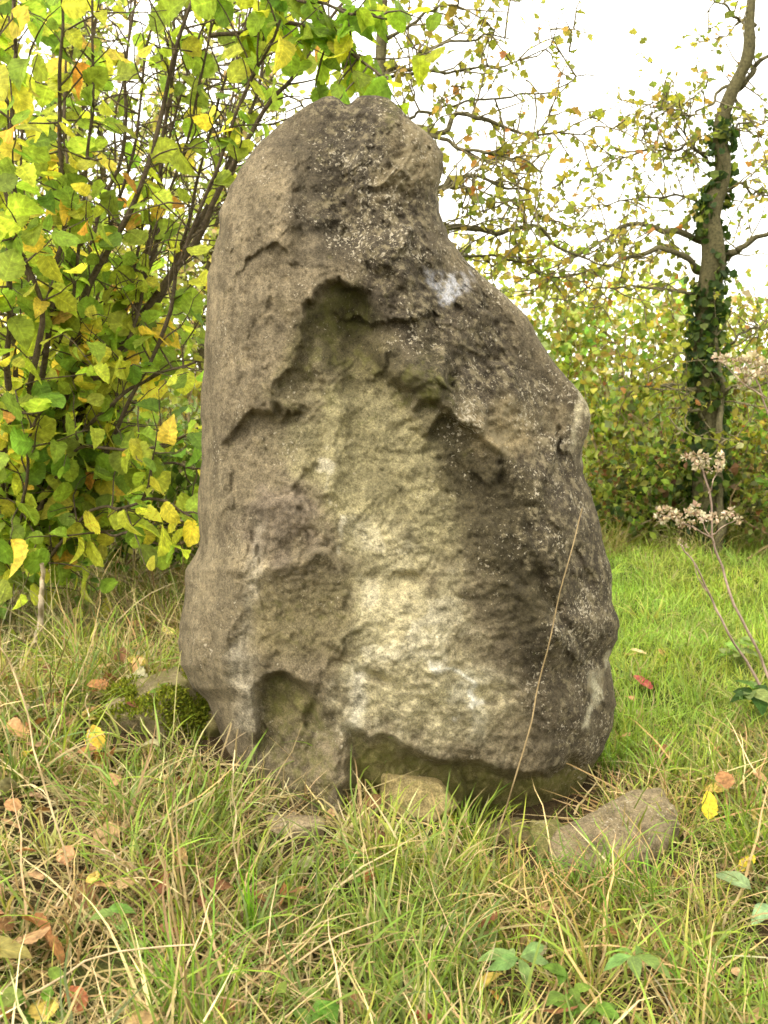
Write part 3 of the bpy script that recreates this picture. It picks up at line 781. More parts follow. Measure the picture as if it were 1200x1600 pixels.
tag(ga.build('lawn_grass', M_GRASS), 'short bright green grass of the meadow at the right', 'grass', kind='stuff')
ga = Acc()
sow(ga, 46000, (-2.2, 2.2, 1.2, 3.7), strawy, (.06, .20), (.0025, .006), (1.05, .4), (.4, .6), STRAW, [4, 4, 2, 3, 2])
sow(ga, 6200, (-2.2, 2.2, 1.2, 3.3), strawy, (.18, .42), (.004, .008), (1.2, .3), (.3, .5), STRAW, [4, 4, 3, 2, 1], 1., seg=6)
sow(ga, 20000, (-4.5, .1, 3.5, 7.0), strawy, (.08, .24), (.0035, .007), (.95, .4), (.4, .5), STRAW, [4, 3, 3, 2, 2])
sow(ga, 900, (-2.6, 0, 3.0, 5.6), lambda x, y: sstep(-.2, -.7, x), (.3, .55), (.004, .008), (.7, .35), (.5, .4), STRAW, [4, 3, 4, 1, 2], 1., seg=6)
sow(ga, 9000, (-.2, 6.5, 3.1, 8.6), lambda x, y: .3 * lawnness(x, y) + .4 * (y < 4), (.06, .16), (.002, .004), (1.1, .3), (.3, .5), STRAW, [4, 3, 3, 1, 3])
tag(ga.build('dry_grass', M_STRAW), 'tangled straw coloured dead grass in the rough turf', 'dry grass', kind='stuff')

# leaf litter
n = 1300
xy = field(n * 3, -2.6, 2.4, 1.4, 4.8, lambda x, y: .14 + .75 * sstep(-.35, -1.0, x) * sstep(1.2, 2.2, y) * sstep(4.2, 3.2, y) - .1 * lawnness(x, y))
m = len(xy)
B = np.c_[xy, gh(xy[:, 0], xy[:, 1]) + rng.uniform(.01, .085, m)]
Dl = np.c_[rng.normal(size=(m, 2)), rng.normal(size=m) * .25]; Nl = np.c_[rng.normal(size=(m, 2)) * .5, np.ones(m)]
a = Acc(); scatter(a, HAZEL, B, Dl, Nl, rng.uniform(.03, .08, m), palette(m, [(.30, .15, .06), (.42, .26, .12), (.48, .36, .08), (.20, .09, .04), (.40, .36, .2)], [4, 4, 2, 3, 2], .2))
tag(a.build('leaf_litter', M_DRYLEAF), 'brown and tan leaf litter scattered through the turf', 'leaf litter', kind='stuff')

# ------------------------------------------------------------------ woody plants: helpers
def limb(pts, Y0, Y1, n, r0, r1, wob=.012, seed=0):
    """pixel polyline -> 3D limb with natural wobble"""
    p = chaikin(np.array(pts, float), 2); p = resample(np.c_[p, np.zeros(len(p))], n)
    Y = np.linspace(Y0, Y1, n) + .06 * n2(np.linspace(0, 6, n), np.full(n, seed * 1.3), 1, seed, 2)
    P = at(p[:, 0], p[:, 1], Y)
    q_ = np.linspace(0, 8, n)
    P += wob * np.stack([n2(q_, np.full(n, seed + k * 31.), 1, seed, 2) for k in range(3)], 1)
    return P, np.linspace(r0, r1, n) * (1 + .12 * n2(q_ * 3, np.full(n, seed + 5.), 1, seed + 1, 2))

def add_tube(acc, P, Rr, sides, col):
    v, t, u = tubes(P[None], Rr[None], sides)
    c = np.array(col) * (1 + .18 * fbm(v * 30, 3))[:, None]
    acc.add(v, t, np.clip(c, .01, .9), u)

def twigs_from(P, t0, spacing, L, bias, K=5, spread=1.0, droop=0.0):
    """side shoots along a limb -> (N,K,3)"""
    d = np.r_[0, np.cumsum(np.linalg.norm(np.diff(P, axis=0), axis=1))]
    n = max(1, int((d[-1] * (1 - t0)) / spacing))
    s_ = d[-1] * (t0 + (1 - t0) * (np.arange(n) + rng.random(n)) / n)
    B = np.stack([np.interp(s_, d, P[:, k]) for k in range(3)], 1)
    e = d[-1] * .02
    T = norm(np.stack([np.interp(s_ + e, d, P[:, k]) - np.interp(s_ - e, d, P[:, k]) for k in range(3)], 1))
    D = norm(T * .7 + norm(rng.normal(size=(n, 3))) * spread + np.array(bias))
    ln = rng.uniform(*L, n)
    pts = [B]
    for k in range(1, K):
        D = norm(D + .22 * rng.normal(size=D.shape) + np.array([0, 0, -droop]))
        pts.append(pts[-1] + D * (ln / (K - 1))[:, None])
    return np.stack(pts, 1)

def leaves_on(TW, per, hang=.5, face=.5, skip=1):
    """leaf frames along twigs (N,K,3)"""
    N, K, _ = TW.shape
    T = norm(np.gradient(TW, axis=1))
    Bs, Ds, Ns = [], [], []
    for k in range(skip, K):
        for j in range(per):
            f = rng.random(N)[:, None]
            b = TW[:, k - 1] * (1 - f) + TW[:, k] * f
            if k == K - 1 and j == 0: b = TW[:, k]
            tt = T[:, k]
            sd = norm(np.cross(tt, norm(rng.normal(size=(N, 3)))))
            dd = norm(.5 * tt + .9 * sd + np.array([0, 0, -hang]) + .25 * rng.normal(size=(N, 3)))
            nn_ = np.array([0, 0, face]) + np.array([0, -.25, 0]) + .65 * rng.normal(size=(N, 3))
            Bs.append(b); Ds.append(dd); Ns.append(nn_)
    return np.concatenate(Bs), np.concatenate(Ds), np.concatenate(Ns)

STONE_POLY = np.vstack([LEFT[::-1, ::-1], RIGHT[:, ::-1]])
def show_rank(B, S):
    px, py, dep = proj(B)
    vis = (px > 8) & (px < 1192) & (py > 8) & (py < 1592) & (dep > .3)
    hid = (poly_sd(px, py, STONE_POLY) > 5) & (B[:, 1] > 3.3)
    return np.where(vis & ~hid, S / dep, 0)

def leaf_sets(parent, key, tmpl, B, D, Nn, S, C, mat, nobj=300):
    rk = show_rank(B, S); order = np.argsort(-rk)
    nobj = min(nobj, int((rk > 0).sum()))
    o = order[:nobj]; r_ = order[nobj:]
    leaf_objects('leaf', key, tmpl, B[o], D[o], Nn[o], S[o], C[o], mat, parent)
    if len(r_):
        a = Acc(); scatter(a, tmpl, B[r_], D[r_], Nn[r_], S[r_], C[r_])
        tag(a.build('foliage', mat, parent), kind='stuff')

# ------------------------------------------------------------------ hazel bush at the left
base = gpt(28, 935)
base = np.array([base[0] - .05, 4.75, float(gh(base[0], 4.75))])
hz = thing('hazel_bush', base, 'big many stemmed bush with broad yellow green leaves left of the stone', 'bush')
bx_, by_, _ = proj(base)
TRUNKS = [  # pixel polylines, depth at start and end, radius
    ([(bx_, by_), (45, 800), (95, 665), (175, 560), (262, 452), (330, 330), (400, 195), (452, 110), (500, 30), (560, -40)], 4.75, 4.5, .040),
    ([(bx_, by_), (60, 790), (110, 660), (195, 545), (282, 405), (325, 318), (372, 215), (405, 120), (430, -30)], 4.75, 4.9, .032),
    ([(bx_, by_), (40, 780), (85, 640), (128, 500), (170, 395), (214, 290), (240, 195), (288, 65), (330, -60)], 4.75, 4.3, .034),
    ([(bx_, by_), (30, 760), (80, 600), (128, 480), (160, 330), (182, 230), (205, 130), (215, -40)], 4.75, 5.1, .030),
    ([(bx_, by_), (25, 740), (60, 600), (92, 470), (99, 300), (94, 180), (104, 40), (100, -60)], 4.75, 4.2, .026),
    ([(bx_, by_), (40, 760), (100, 600), (112, 320), (132, 180), (152, 60), (165, -60)], 4.75, 5.5, .024),
    ([(bx_, by_), (20, 760), (60, 560), (38, 400), (8, 300), (-40, 180)], 4.75, 3.9, .030),
    ([(bx_, by_), (70, 770), (150, 620), (205, 505), (240, 380), (247, 290), (262, 150), (275, -40)], 4.75, 4.7, .026),
    ([(bx_, by_), (60, 760), (140, 600), (212, 510), (292, 400), (322, 300), (360, 150), (380, 30)], 4.75, 5.6, .022),
    ([(bx_, by_), (40, 850), (100, 720), (150, 650), (240, 590), (315, 560)], 4.75, 4.4, .022),
    ([(bx_, by_), (45, 830), (105, 702), (200, 700), (262, 692), (310, 676)], 4.75, 4.1, .018),
    ([(bx_, by_), (-40, 760), (-90, 560), (-130, 300), (-150, 50)], 4.75, 3.8, .034),
    ([(bx_, by_), (10, 800), (20, 620), (5, 480), (20, 330), (30, 150), (20, -40)], 4.75, 3.3, .026),
    ([(bx_, by_), (80, 860), (170, 790), (240, 770), (300, 800)], 4.75, 4.0, .014),
    ([(bx_, by_), (70, 850), (150, 740), (230, 720), (320, 730)], 4.75, 4.6, .016),
    ([(bx_, by_), (60, 860), (130, 820), (200, 830), (250, 850)], 4.75, 4.2, .014),
    ([(bx_, by_), (20, 840), (60, 740), (30, 680), (70, 640)], 4.75, 3.9, .014),
]
BARK = (.085, .065, .04)
TW = []; TS = []
for k in range(13):      # slender younger shoots fanning from the stool
    tx = -60 + 42 * k + rng.normal() * 18; ty = -60 + 14 * max(0, k - 7) + rng.normal() * 20
    ax = 60 + 9 * k
    TRUNKS.append(([(bx_, by_), (ax - 10, 760 + rng.normal() * 20), (ax + .22 * (tx - ax) + 8 * rng.normal(), 560), (ax + .5 * (tx - ax) + 10 * rng.normal(), 360), (ax + .78 * (tx - ax) + 10 * rng.normal(), 150), (tx, ty)],
                   4.75, 4.75 + rng.normal() * .55, .013 + .006 * rng.random()))
for i, (pts, Y0, Y1, r0) in enumerate(TRUNKS):
    r0 = min(r0 * .72, .026)
    P, Rr = limb(pts, Y0, Y1, 40, r0, .005, .03, i + 1)
    P[0] = base + np.array([rng.normal() * .06, rng.normal() * .06, -.03])
    P[1:5] += (P[0] - base) * np.linspace(1, 0, 4)[:, None]
    a = Acc(); add_tube(a, P, Rr, 8, BARK); a.build('stem', M_BARK, hz)
    tw = twigs_from(P, .20, .078, (.18, .48), (0, -.12, .25), K=6, spread=1.0, droop=.05)
    TW.append(tw)
TW = np.concatenate(TW)
# the drooping greener sprays above the top of the stone
P, Rr = limb([(330, 60), (420, 25), (500, 45), (565, 85), (615, 125)], 4.6, 3.9, 20, .010, .004, .02, 77)
a = Acc(); add_tube(a, P, Rr, 6, BARK); a.build('stem', M_BARK, hz)
TG = twigs_from(P, .1, .045, (.15, .38), (.1, -.1, -.25), K=5, spread=.9, droop=.12)
P, Rr = limb([(350, -60), (430, -20), (530, 15), (610, 35)], 4.4, 3.9, 20, .010, .004, .02, 78)
a = Acc(); add_tube(a, P, Rr, 6, BARK); a.build('stem', M_BARK, hz)
TG = np.concatenate([TG, twigs_from(P, .1, .05, (.15, .36), (.1, -.1, -.3), K=5, spread=.9, droop=.12)])
a = Acc()
for tw in (TW, TG):
    K = tw.shape[1]
    v, t, u = tubes(tw, np.linspace(.0045, .0015, K)[None].repeat(len(tw), 0), 4); a.add(v, t, (.09, .07, .04), u)
tag(a.build('twigs', M_BARK, hz), kind='stuff')
B, D, Nn = leaves_on(TW, 1, .45, .55)
S = rng.uniform(.05, .132, len(B)) * rng.uniform(.8, 1.1, len(B))
px, py, dep = proj(B)
# open windows of sky between the stems, thinner at the top right
gap = np.maximum.reduce([np.exp(-((px - 250) / 75) ** 2 - ((py - 190) / 75) ** 2), np.exp(-((px - 300) / 90) ** 2 - ((py - 330) / 90) ** 2), np.exp(-((px - 290) / 45) ** 2 - ((py - 420) / 50) ** 2),
                         .8 * np.exp(-((px - 260) / 60) ** 2 - ((py - 20) / 40) ** 2), .9 * np.exp(-((px - 230) / 60) ** 2 - ((py - 640) / 50) ** 2)])
keep = rng.random(len(B)) > np.clip(gap * .93, 0, .93) * sstep(-20, 40, px)
keep &= ~((rng.random(len(B)) < .42 * sstep(60, 160, px) * sstep(540, 430, py) + .18))
keep &= ~((px > 345) & (py > 210) & (px < 640) & (B[:, 1] < 3.9))
B, D, Nn, S = B[keep], D[keep], Nn[keep], S[keep]
px, py, dep = proj(B)
C = palette(len(B), [(.17, .28, .04), (.30, .42, .055), (.50, .54, .07), (.76, .63, .09), (.58, .32, .07)], [3, 5, 4.2, 1.0, .22], .16)
B2, D2, N2 = leaves_on(TG, 1, .8, .5)
S2 = rng.uniform(.055, .11, len(B2))
px2, py2, _ = proj(B2)
k2 = (py2 < 175) | (px2 < 420)
B2, D2, N2, S2 = B2[k2], D2[k2], N2[k2], S2[k2]
C2 = palette(len(B2), [(.17, .29, .03), (.26, .38, .035), (.40, .45, .04)], [3, 4, 2], .14)
leaf_sets(hz, 'hazel', HAZEL, np.r_[B, B2], np.r_[D, D2], np.r_[Nn, N2], np.r_[S, S2], np.r_[C, C2], M_LEAF, 300)

# ------------------------------------------------------------------ thorn trees
def thorn_tree(label, trunk, limbs, leafcols, leafw, seed, nobj, ivy=None, tw_sp=.075):
    P, Rr = trunk
    base = P[0].copy(); base[2] = float(gh(base[0], base[1]))
    root = thing('thorn_tree', base, label, 'tree', 'gnarled thorn trees')
    a = Acc(); add_tube(a, np.vstack([base - np.array([0, 0, .1]), P]), np.r_[Rr[0] * 1.25, Rr], 12, (.095, .085, .04)); trunk_o = a.build('trunk', M_BARK, root)
    TW = []
    for i, (pts, Y0, Y1, r0, lv) in enumerate(limbs):
        q_, rr = limb(pts, Y0, Y1, 44, r0 * .74, .0035, .035, seed * 20 + i)
        a = Acc(); add_tube(a, q_, rr, 7, (.11, .098, .05)); a.build('branch', M_BARK, root)
        tw = twigs_from(q_, .1, tw_sp / lv, (.2, .65), (.1, 0, .05), K=6, spread=1.1)
        TW.append(tw)
        for j in range(0, len(tw), 2): TW.append(twigs_from(tw[j], .2, .13, (.12, .3), (0, 0, 0), K=6, spread=1.0))
    TW = np.concatenate(TW)
    a = Acc(); v, t, u = tubes(TW, np.linspace(.006, .0018, TW.shape[1])[None].repeat(len(TW), 0), 4); a.add(v, t, (.17, .145, .08), u)
    tag(a.build('twigs', M_BARK, root), kind='stuff')
    B, D, Nn = leaves_on(TW, 1, .25, .3, skip=1)
    kp = rng.random(len(B)) < .78; B, D, Nn = B[kp], D[kp], Nn[kp]
    S = rng.uniform(.03, .074, len(B)); C = palette(len(B), leafcols, leafw, .16)
    leaf_sets(root, 'thorn', THORN, B, D, Nn, S, C, M_SMALL, nobj)
    if ivy:
        n = ivy
        k = rng.integers(0, int(len(P) * .74), n); an = rng.uniform(0, 2 * math.pi, n)
        ok = (fbm(np.stack([an, k * .2, an * 0], 1), 3) > -.35); k, an = k[ok], an[ok]
        out = np.stack([np.cos(an), np.sin(an), np.zeros(len(k))], 1)
        B = P[k] + out * (Rr[k] * rng.uniform(.95, 1.5, len(k)))[:, None] + rng.normal(size=(len(k), 3)) * np.array([.01, .01, .05])
        D = out * .4 + np.array([0, 0, -.7]) + .5 * rng.normal(size=out.shape)
        C = palette(len(k), [(.035, .07, .014), (.07, .12, .02), (.16, .22, .03)], [4, 3, 2])
        a = Acc(); scatter(a, IVY, B, D, out + .5 * rng.normal(size=out.shape), rng.uniform(.035, .07, len(k)), C)
        iv = tag(a.build('ivy', M_SMALL, root), kind='stuff'); iv.parent = trunk_o
    return root

YT = 7.6
P, Rr = limb([(1110, 868), (1104, 740), (1110, 640), (1100, 540), (1106, 460), (1118, 390), (1106, 330), (1130, 262), (1122, 205), (1150, 138), (1174, 84), (1168, 30), (1190, -60)], YT, YT - .2, 70, .12, .05, .02, 5)
Rr = np.interp(np.linspace(0, 1, 70), [0, .3, .45, .6, .75, 1], [.10, .09, .09, .066, .05, .026]) * (1 + .1 * n2(np.linspace(0, 20, 70), np.zeros(70), 1, 3, 3))
TCOL = [(.22, .26, .035), (.34, .34, .05), (.42, .32, .07), (.45, .22, .06), (.16, .21, .03)]
thorn_tree('ivy clad thorn tree with forked top at the right edge', (P, Rr), [
    ([(1100, 376), (1040, 355), (1000, 345), (970, 357), (940, 382), (900, 406), (860, 430)], YT, YT - .4, .035, 1.0),
    ([(1098, 425), (1065, 397), (1035, 390), (1000, 393), (970, 405), (935, 417), (890, 428), (840, 440)], YT, YT - .8, .032, 1.0),
    ([(1108, 262), (1092, 240), (1065, 230), (1025, 235), (990, 240), (945, 246)], YT, YT - .3, .02, 2.0),
    ([(1096, 250), (1080, 215), (1060, 180), (1035, 160), (1010, 175)], YT, YT - .2, .012, 2.2),
    ([(1106, 330), (1060, 310), (1010, 300), (960, 310), (900, 330)], YT, YT + .3, .016, 1.6),
    ([(1112, 415), (1150, 388), (1200, 366), (1270, 340)], YT, YT - .5, .045, 1.0),
    ([(1146, 140), (1195, 95), (1250, 60)], YT, YT - .2, .035, 1.0),
    ([(1150, 130), (1110, 155), (1080, 175), (1040, 190)], YT, YT - .3, .018, .7),
    ([(1126, 205), (1160, 190), (1210, 190)], YT, YT + .3, .018, 1.2),
    ([(1110, 300), (1150, 290), (1190, 300), (1240, 310)], YT, YT - .5, .018, 1.3),
    ([(1112, 470), (1070, 455), (1020, 448), (970, 452), (900, 440)], YT, YT - .6, .02, 1.3),
    ([(1106, 660), (1085, 645), (1066, 643), (1048, 643)], YT, YT - .6, .022, .6),
    ([(1106, 615), (1054, 598), (1013, 598), (984, 606)], YT, YT - .7, .022, .8),
    ([(1108, 640), (1124, 622), (1150, 611), (1210, 600)], YT, YT - .7, .022, .8),
    ([(1172, 40), (1140, 20), (1120, -10)], YT, YT, .02, 1.0),
    ([(1108, 560), (1160, 520), (1220, 500)], YT, YT + .3, .02, 1.2),
    ([(1124, 868), (1120, 760), (1124, 640), (1116, 540), (1120, 460), (1150, 380)], YT - .10, YT - .08, .05, .3),
], TCOL, [4, 4, 1.6, .3, 3], 7, 300, ivy=2000)

YS = 6.2
P, Rr = limb([(600, 900), (610, 700), (600, 500), (615, 360), (600, 240), (594, 110), (592, 0), (588, -120)], YS, YS, 50, .09, .02, .03, 8)
thorn_tree('leafy thorn tree behind the standing stone with crooked limbs reaching right', (P, Rr), [
    ([(606, 240), (650, 196), (695, 206), (706, 183), (732, 180), (772, 193), (815, 206), (862, 207), (925, 205)], YS, YS - .1, .028, 1.0),
    ([(606, 250), (655, 198), (692, 218), (722, 229), (760, 245), (800, 251), (855, 264)], YS, YS - .5, .024, 1.0),
    ([(608, 340), (660, 296), (715, 280), (765, 277), (796, 288), (842, 312)], YS, YS - .3, .03, 1.1),
    ([(610, 400), (660, 368), (712, 360), (756, 352), (780, 363), (802, 352), (846, 371), (880, 392), (906, 405), (970, 425)], YS, YS + .3, .034, .9),
    ([(596, 130), (640, 92), (676, 76), (712, 66), (790, 56)], YS, YS - .2, .02, .9),
    ([(596, 130), (650, 112), (720, 110), (800, 95), (850, 80)], YS, YS + .3, .016, .8),
    ([(600, 200), (680, 165), (760, 150), (840, 150), (885, 131), (935, 118)], YS, YS + .2, .014, .45),
    ([(608, 320), (690, 285), (720, 298), (760, 312), (800, 330), (860, 340)], YS, YS + .3, .016, 1.0),
    ([(594, 60), (640, 30), (690, 10), (740, -20)], YS, YS - .3, .018, 1.2),
    ([(606, 300), (560, 250), (500, 190), (420, 120)], YS, YS + .2, .02, 1.0),
    ([(610, 420), (700, 400), (760, 395), (820, 410), (880, 440)], YS, YS + .5, .02, 1.3),
], [(.25, .27, .04), (.35, .34, .05), (.42, .32, .07), (.42, .2, .05), (.18, .22, .035)], [4, 4, 1.6, .5, 3], 9, 260)

# ------------------------------------------------------------------ hedge shrubs
def shrub(label, cx, cy, rx, ry, h, nleaf, size, cols, ws, seed, name='hedge_shrub', group='hedge behind the stone', stems=60, z0=.0, clump=.16, stemcol=(.30, .24, .13)):
    r = np.random.default_rng(seed)
    gz = float(gh(cx, cy))
    root = thing(name, (cx, cy, gz), label, 'shrub', group)
    nleaf = int(nleaf * .72); ry = ry * .75
    nc = max(12, nleaf // 30)
    d_ = norm(r.normal(size=(nc, 3))); rad = r.random(nc) ** .40
    Cc = d_ * rad[:, None] * np.array([rx, ry, h / 2]) + np.array([cx, cy, gz + z0 + h / 2])
    Cc[:, 2] = np.maximum(Cc[:, 2], gz + .08 + .2 * r.random(nc))
    Cc[:, 2] += .22 * n2(Cc[:, 0], Cc[:, 1], .6, seed, 2) * (Cc[:, 2] - gz) / h
    k = r.integers(0, nc, nleaf)
    B = Cc[k] + r.normal(size=(nleaf, 3)) * clump * np.array([1, 1, .75])
    B[:, 2] = np.maximum(B[:, 2], gz + .03)
    D = r.normal(size=(nleaf, 3)) + np.array([0, 0, -.3]); Nn = r.normal(size=(nleaf, 3)) * .8 + np.array([0, -.3, .6])
    C = palette(nleaf, cols, ws, .15) * (1 + np.array([.16, .05, .1]) * r.normal(size=(nc, 3)))[k] * (1 + .25 * r.normal(size=(nc, 1)))[k]
    a = Acc(); scatter(a, LITTLE, B, D, Nn, r.uniform(size * .6, size * 1.3, nleaf), np.clip(C, .006, .8))
    tag(a.build('foliage', M_SMALL, root), kind='stuff')
    pick = r.choice(nc, min(stems, nc), replace=False)
    tw = []
    for j in pick:
        b = np.array([cx + r.normal() * rx * .45, cy + r.normal() * ry * .3, gz - .03])
        t_ = np.linspace(0, 1, 9)[:, None]
        mid = (b + Cc[j]) / 2 + r.normal(size=3) * np.array([.3, .25, .15])
        tw.append((1 - t_) ** 2 * b + 2 * t_ * (1 - t_) * mid + t_ ** 2 * Cc[j] + .02 * r.normal(size=(9, 3)) * t_)
    tw = np.array(tw)
    a = Acc(); v, t, u = tubes(tw, np.linspace(.011, .003, 9)[None].repeat(len(tw), 0), 5); a.add(v, t, stemcol, u)
    tag(a.build('stems', M_BARK, root), kind='stuff')
    return root

HC = [(.38, .46, .08), (.50, .55, .12), (.25, .35, .06), (.62, .58, .32), (.48, .36, .19)]
shrub('pale yellow green hedge shrub just right of the standing stone', 2.05, 8.9, .9, .6, 2.2, 6000, .072, HC, [3, 4, 2, 2, .6], 101)
shrub('hedge shrub with mixed green and buff leaves behind the ivy clad tree', 3.0, 8.7, .85, .6, 2.1, 5800, .072, HC, [3, 3, 3, 2, 1], 102)
shrub('greener hedge shrub at the right edge beside the ivy clad tree', 3.9, 8.4, .9, .6, 2.1, 4600, .078, HC, [4, 3, 3, 1, .6], 103)
shrub('hedge shrub mostly hidden behind the right shoulder of the stone', 1.1, 9.0, .9, .6, 2.5, 5200, .072, HC, [3, 4, 2, 2, .6], 104)
shrub('hedge shrub hidden behind the middle of the standing stone', -.2, 9.0, .9, .6, 2.2, 3200, .072, HC, [3, 4, 2, 2, .6], 105)
shrub('tall small leaved hedge shrub seen between the bush stems near the stone', -1.5, 8.6, 1.0, .7, 2.7, 4600, .072, HC, [3, 4, 2, 2, 1], 106)
shrub('tall hedge shrub behind the middle of the big bush', -2.7, 8.2, 1.0, .7, 2.8, 4600, .078, HC, [3, 4, 3, 1.5, 1], 107)
shrub('dark hedge shrub behind the left of the big bush', -3.9, 7.8, 1.0, .7, 2.6, 3800, .078, HC, [3, 2, 4, 1, 1], 108)
DK = [(.13, .19, .03), (.24, .31, .05), (.06, .09, .018), (.22, .13, .06)]
shrub('low dark bramble thicket at the foot of the right hedge', 2.2, 7.85, .75, .35, .9, 3200, .06, DK, [3, 3, 2, 1], 111, 'bramble_thicket', 'brambles under the hedge', 22, clump=.11)
shrub('low bramble thicket around the foot of the ivy clad tree', 3.1, 7.25, .55, .3, .9, 3000, .06, DK, [3, 3, 2, 2], 112, 'bramble_thicket', 'brambles under the hedge', 30, clump=.11, stemcol=(.28, .2, .1))
shrub('low bramble thicket at the right edge below the hedge', 4.1, 7.4, .7, .4, .85, 2400, .06, DK, [3, 3, 2, 1], 113, 'bramble_thicket', 'brambles under the hedge', 20, clump=.11)
shrub('low green bramble thicket beside the left flank of the stone', -1.35, 5.6, .65, .4, .85, 2600, .065, [(.10, .17, .02), (.18, .26, .03), (.06, .1, .015), (.33, .3, .06)], [3, 3, 2, .6], 114, 'bramble_thicket', 'brambles under the bush', 24, clump=.1)
shrub('dark bramble thicket under the stems of the big bush', -2.3, 5.9, .8, .5, 1.05, 2400, .06, DK, [3, 2, 3, 1], 115, 'bramble_thicket', 'brambles under the bush', 34, clump=.12, stemcol=(.1, .05, .03))
# taller thin tree behind the bush: fine leaves with sky between them
def thin_tree(label, px, Y, top, half, nleaf, seed):
    r = np.random.default_rng(seed)
    x = float(at(px, 600, Y)[0]); zt = float(at(px, top, Y)[2]); gz = float(gh(x, Y))
    root = thing('hedge_tree', (x, Y, gz), label, 'tree', 'slim trees in the hedge')
    tp = np.array([[x + .1 * math.sin(k), Y + .1 * math.cos(2 * k), gz - .05 + (zt - gz) * k / 11] for k in range(12)])
    a = Acc(); add_tube(a, tp, np.linspace(.06, .01, 12), 7, (.11, .09, .05)); a.build('trunk', M_BARK, root)
    tw = twigs_from(tp, .3, .05, (.5 * half, 1.2 * half), (0, 0, .35), K=7, spread=1.3)
    tw2 = np.concatenate([twigs_from(q_, .25, .12, (.2, .5), (0, 0, 0), K=7) for q_ in tw])
    al = np.concatenate([tw, tw2])
    a = Acc(); v, t, u = tubes(al, np.linspace(.010, .002, 7)[None].repeat(len(al), 0), 4); a.add(v, t, (.12, .1, .06), u)
    tag(a.build('branches', M_BARK, root), kind='stuff')
    B, D, Nn = leaves_on(al, 2, .3, .4)
    k = r.permutation(len(B))[:nleaf]
    a = Acc(); scatter(a, LITTLE, B[k], D[k], Nn[k], r.uniform(.035, .075, len(k)), palette(len(k), HC, [3, 4, 2, 2, 1], .15))
    tag(a.build('crown', M_SMALL, root), kind='stuff')
thin_tree('slim fine leaved tree seen through the bush close to the stone', 330, 8.3, 40, .9, 3200, 201)
thin_tree('slim fine leaved tree seen through the middle of the bush', 160, 8.8, 20, 1.0, 3600, 202)
thin_tree('slim fine leaved tree behind the left edge of the bush', -10, 8.2, 0, 1.0, 3600, 203)

# ------------------------------------------------------------------ dead flower stalks at the right
M_SEED = tinted('dry_bracts', .75, .25, .5, 60, spec=.15)
def dead_stalk(label, stem, Y, heads, side, seed):
    r = np.random.default_rng(seed)
    P, Rr = limb(stem, Y, Y, 24, .006, .0032, .010, seed)
    base = P[0].copy()
    root = thing('dead_flower_stalk', base, label, 'dead plant', 'dead flower stalks')
    a = Acc(); add_tube(a, P, Rr, 7, (.30, .22, .17)); a.build('stem', M_STRAW, root)
    for pts in side:
        q_, rr = limb(pts, Y, Y - .02, 10, .003, .0018, .004, seed + len(pts))
        a = Acc(); add_tube(a, q_, rr, 5, (.33, .25, .18)); a.build('side_stem', M_STRAW, root)
    for (hx, hy, sz) in heads:
        c = at(hx, hy, Y + r.normal() * .03); n = 24
        d_ = norm(r.normal(size=(n, 3)) + np.array([0, 0, .35]))
        a = Acc(); B = c + d_ * rng.uniform(.002, .012, (n, 1))
        scatter(a, LITTLE, B, d_, r.normal(size=(n, 3)), r.uniform(.45, 1.0, n) * sz, palette(n, [(.44, .37, .25), (.33, .25, .16), (.52, .45, .32)], [3, 2, 2], .15))
        a.build('seed_head', M_SEED, root)
H1 = [(1088, 712, .026), (1102, 718, .024), (1092, 728, .024), (1126, 714, .02), (1124, 730, .022), (1072, 714, .014), (1108, 735, .014),
      (1030, 802, .02), (1036, 814, .018), (1045, 798, .018), (1056, 806, .022), (1062, 818, .016), (1075, 802, .02), (1086, 794, .024), (1094, 806, .02), (1080, 820, .016), (1100, 812, .02), (1116, 808, .018), (1136, 806, .02), (1154, 812, .02), (1142, 798, .014)]
dead_stalk('dead flower stalk with clusters of papery seed heads over the meadow', [(1262, 1165), (1215, 1080), (1180, 1015), (1150, 960), (1128, 900), (1112, 830), (1104, 770), (1096, 730)], 3.5, H1,
           [[(1113, 840), (1085, 825), (1060, 815), (1035, 806)], [(1112, 835), (1130, 822), (1152, 812)], [(1106, 770), (1118, 745), (1126, 722)], [(1116, 850), (1100, 820), (1085, 800)]], 31)
H2 = [(1122, 560, .022), (1138, 562, .02), (1165, 566, .03), (1178, 560, .03), (1158, 580, .028), (1172, 588, .026), (1160, 600, .022), (1186, 574, .026), (1198, 570, .024), (1152, 566, .02), (1196, 584, .02)]
dead_stalk('taller dead flower stalk with dense papery seed heads cut by the right edge', [(1330, 1150), (1290, 960), (1250, 800), (1215, 680), (1190, 610), (1172, 580)], 3.6, H2, [[(1195, 622), (1160, 600), (1124, 562)], [(1200, 640), (1200, 600), (1196, 575)]], 33)
dead_stalk('thin bare dead stalk leaning below the papery seed heads', [(1235, 1150), (1180, 1060), (1140, 990), (1100, 915), (1064, 850)], 3.75, [(1064, 848, .012), (1070, 856, .010)], [[(1105, 925), (1090, 900), (1084, 880)]], 35)

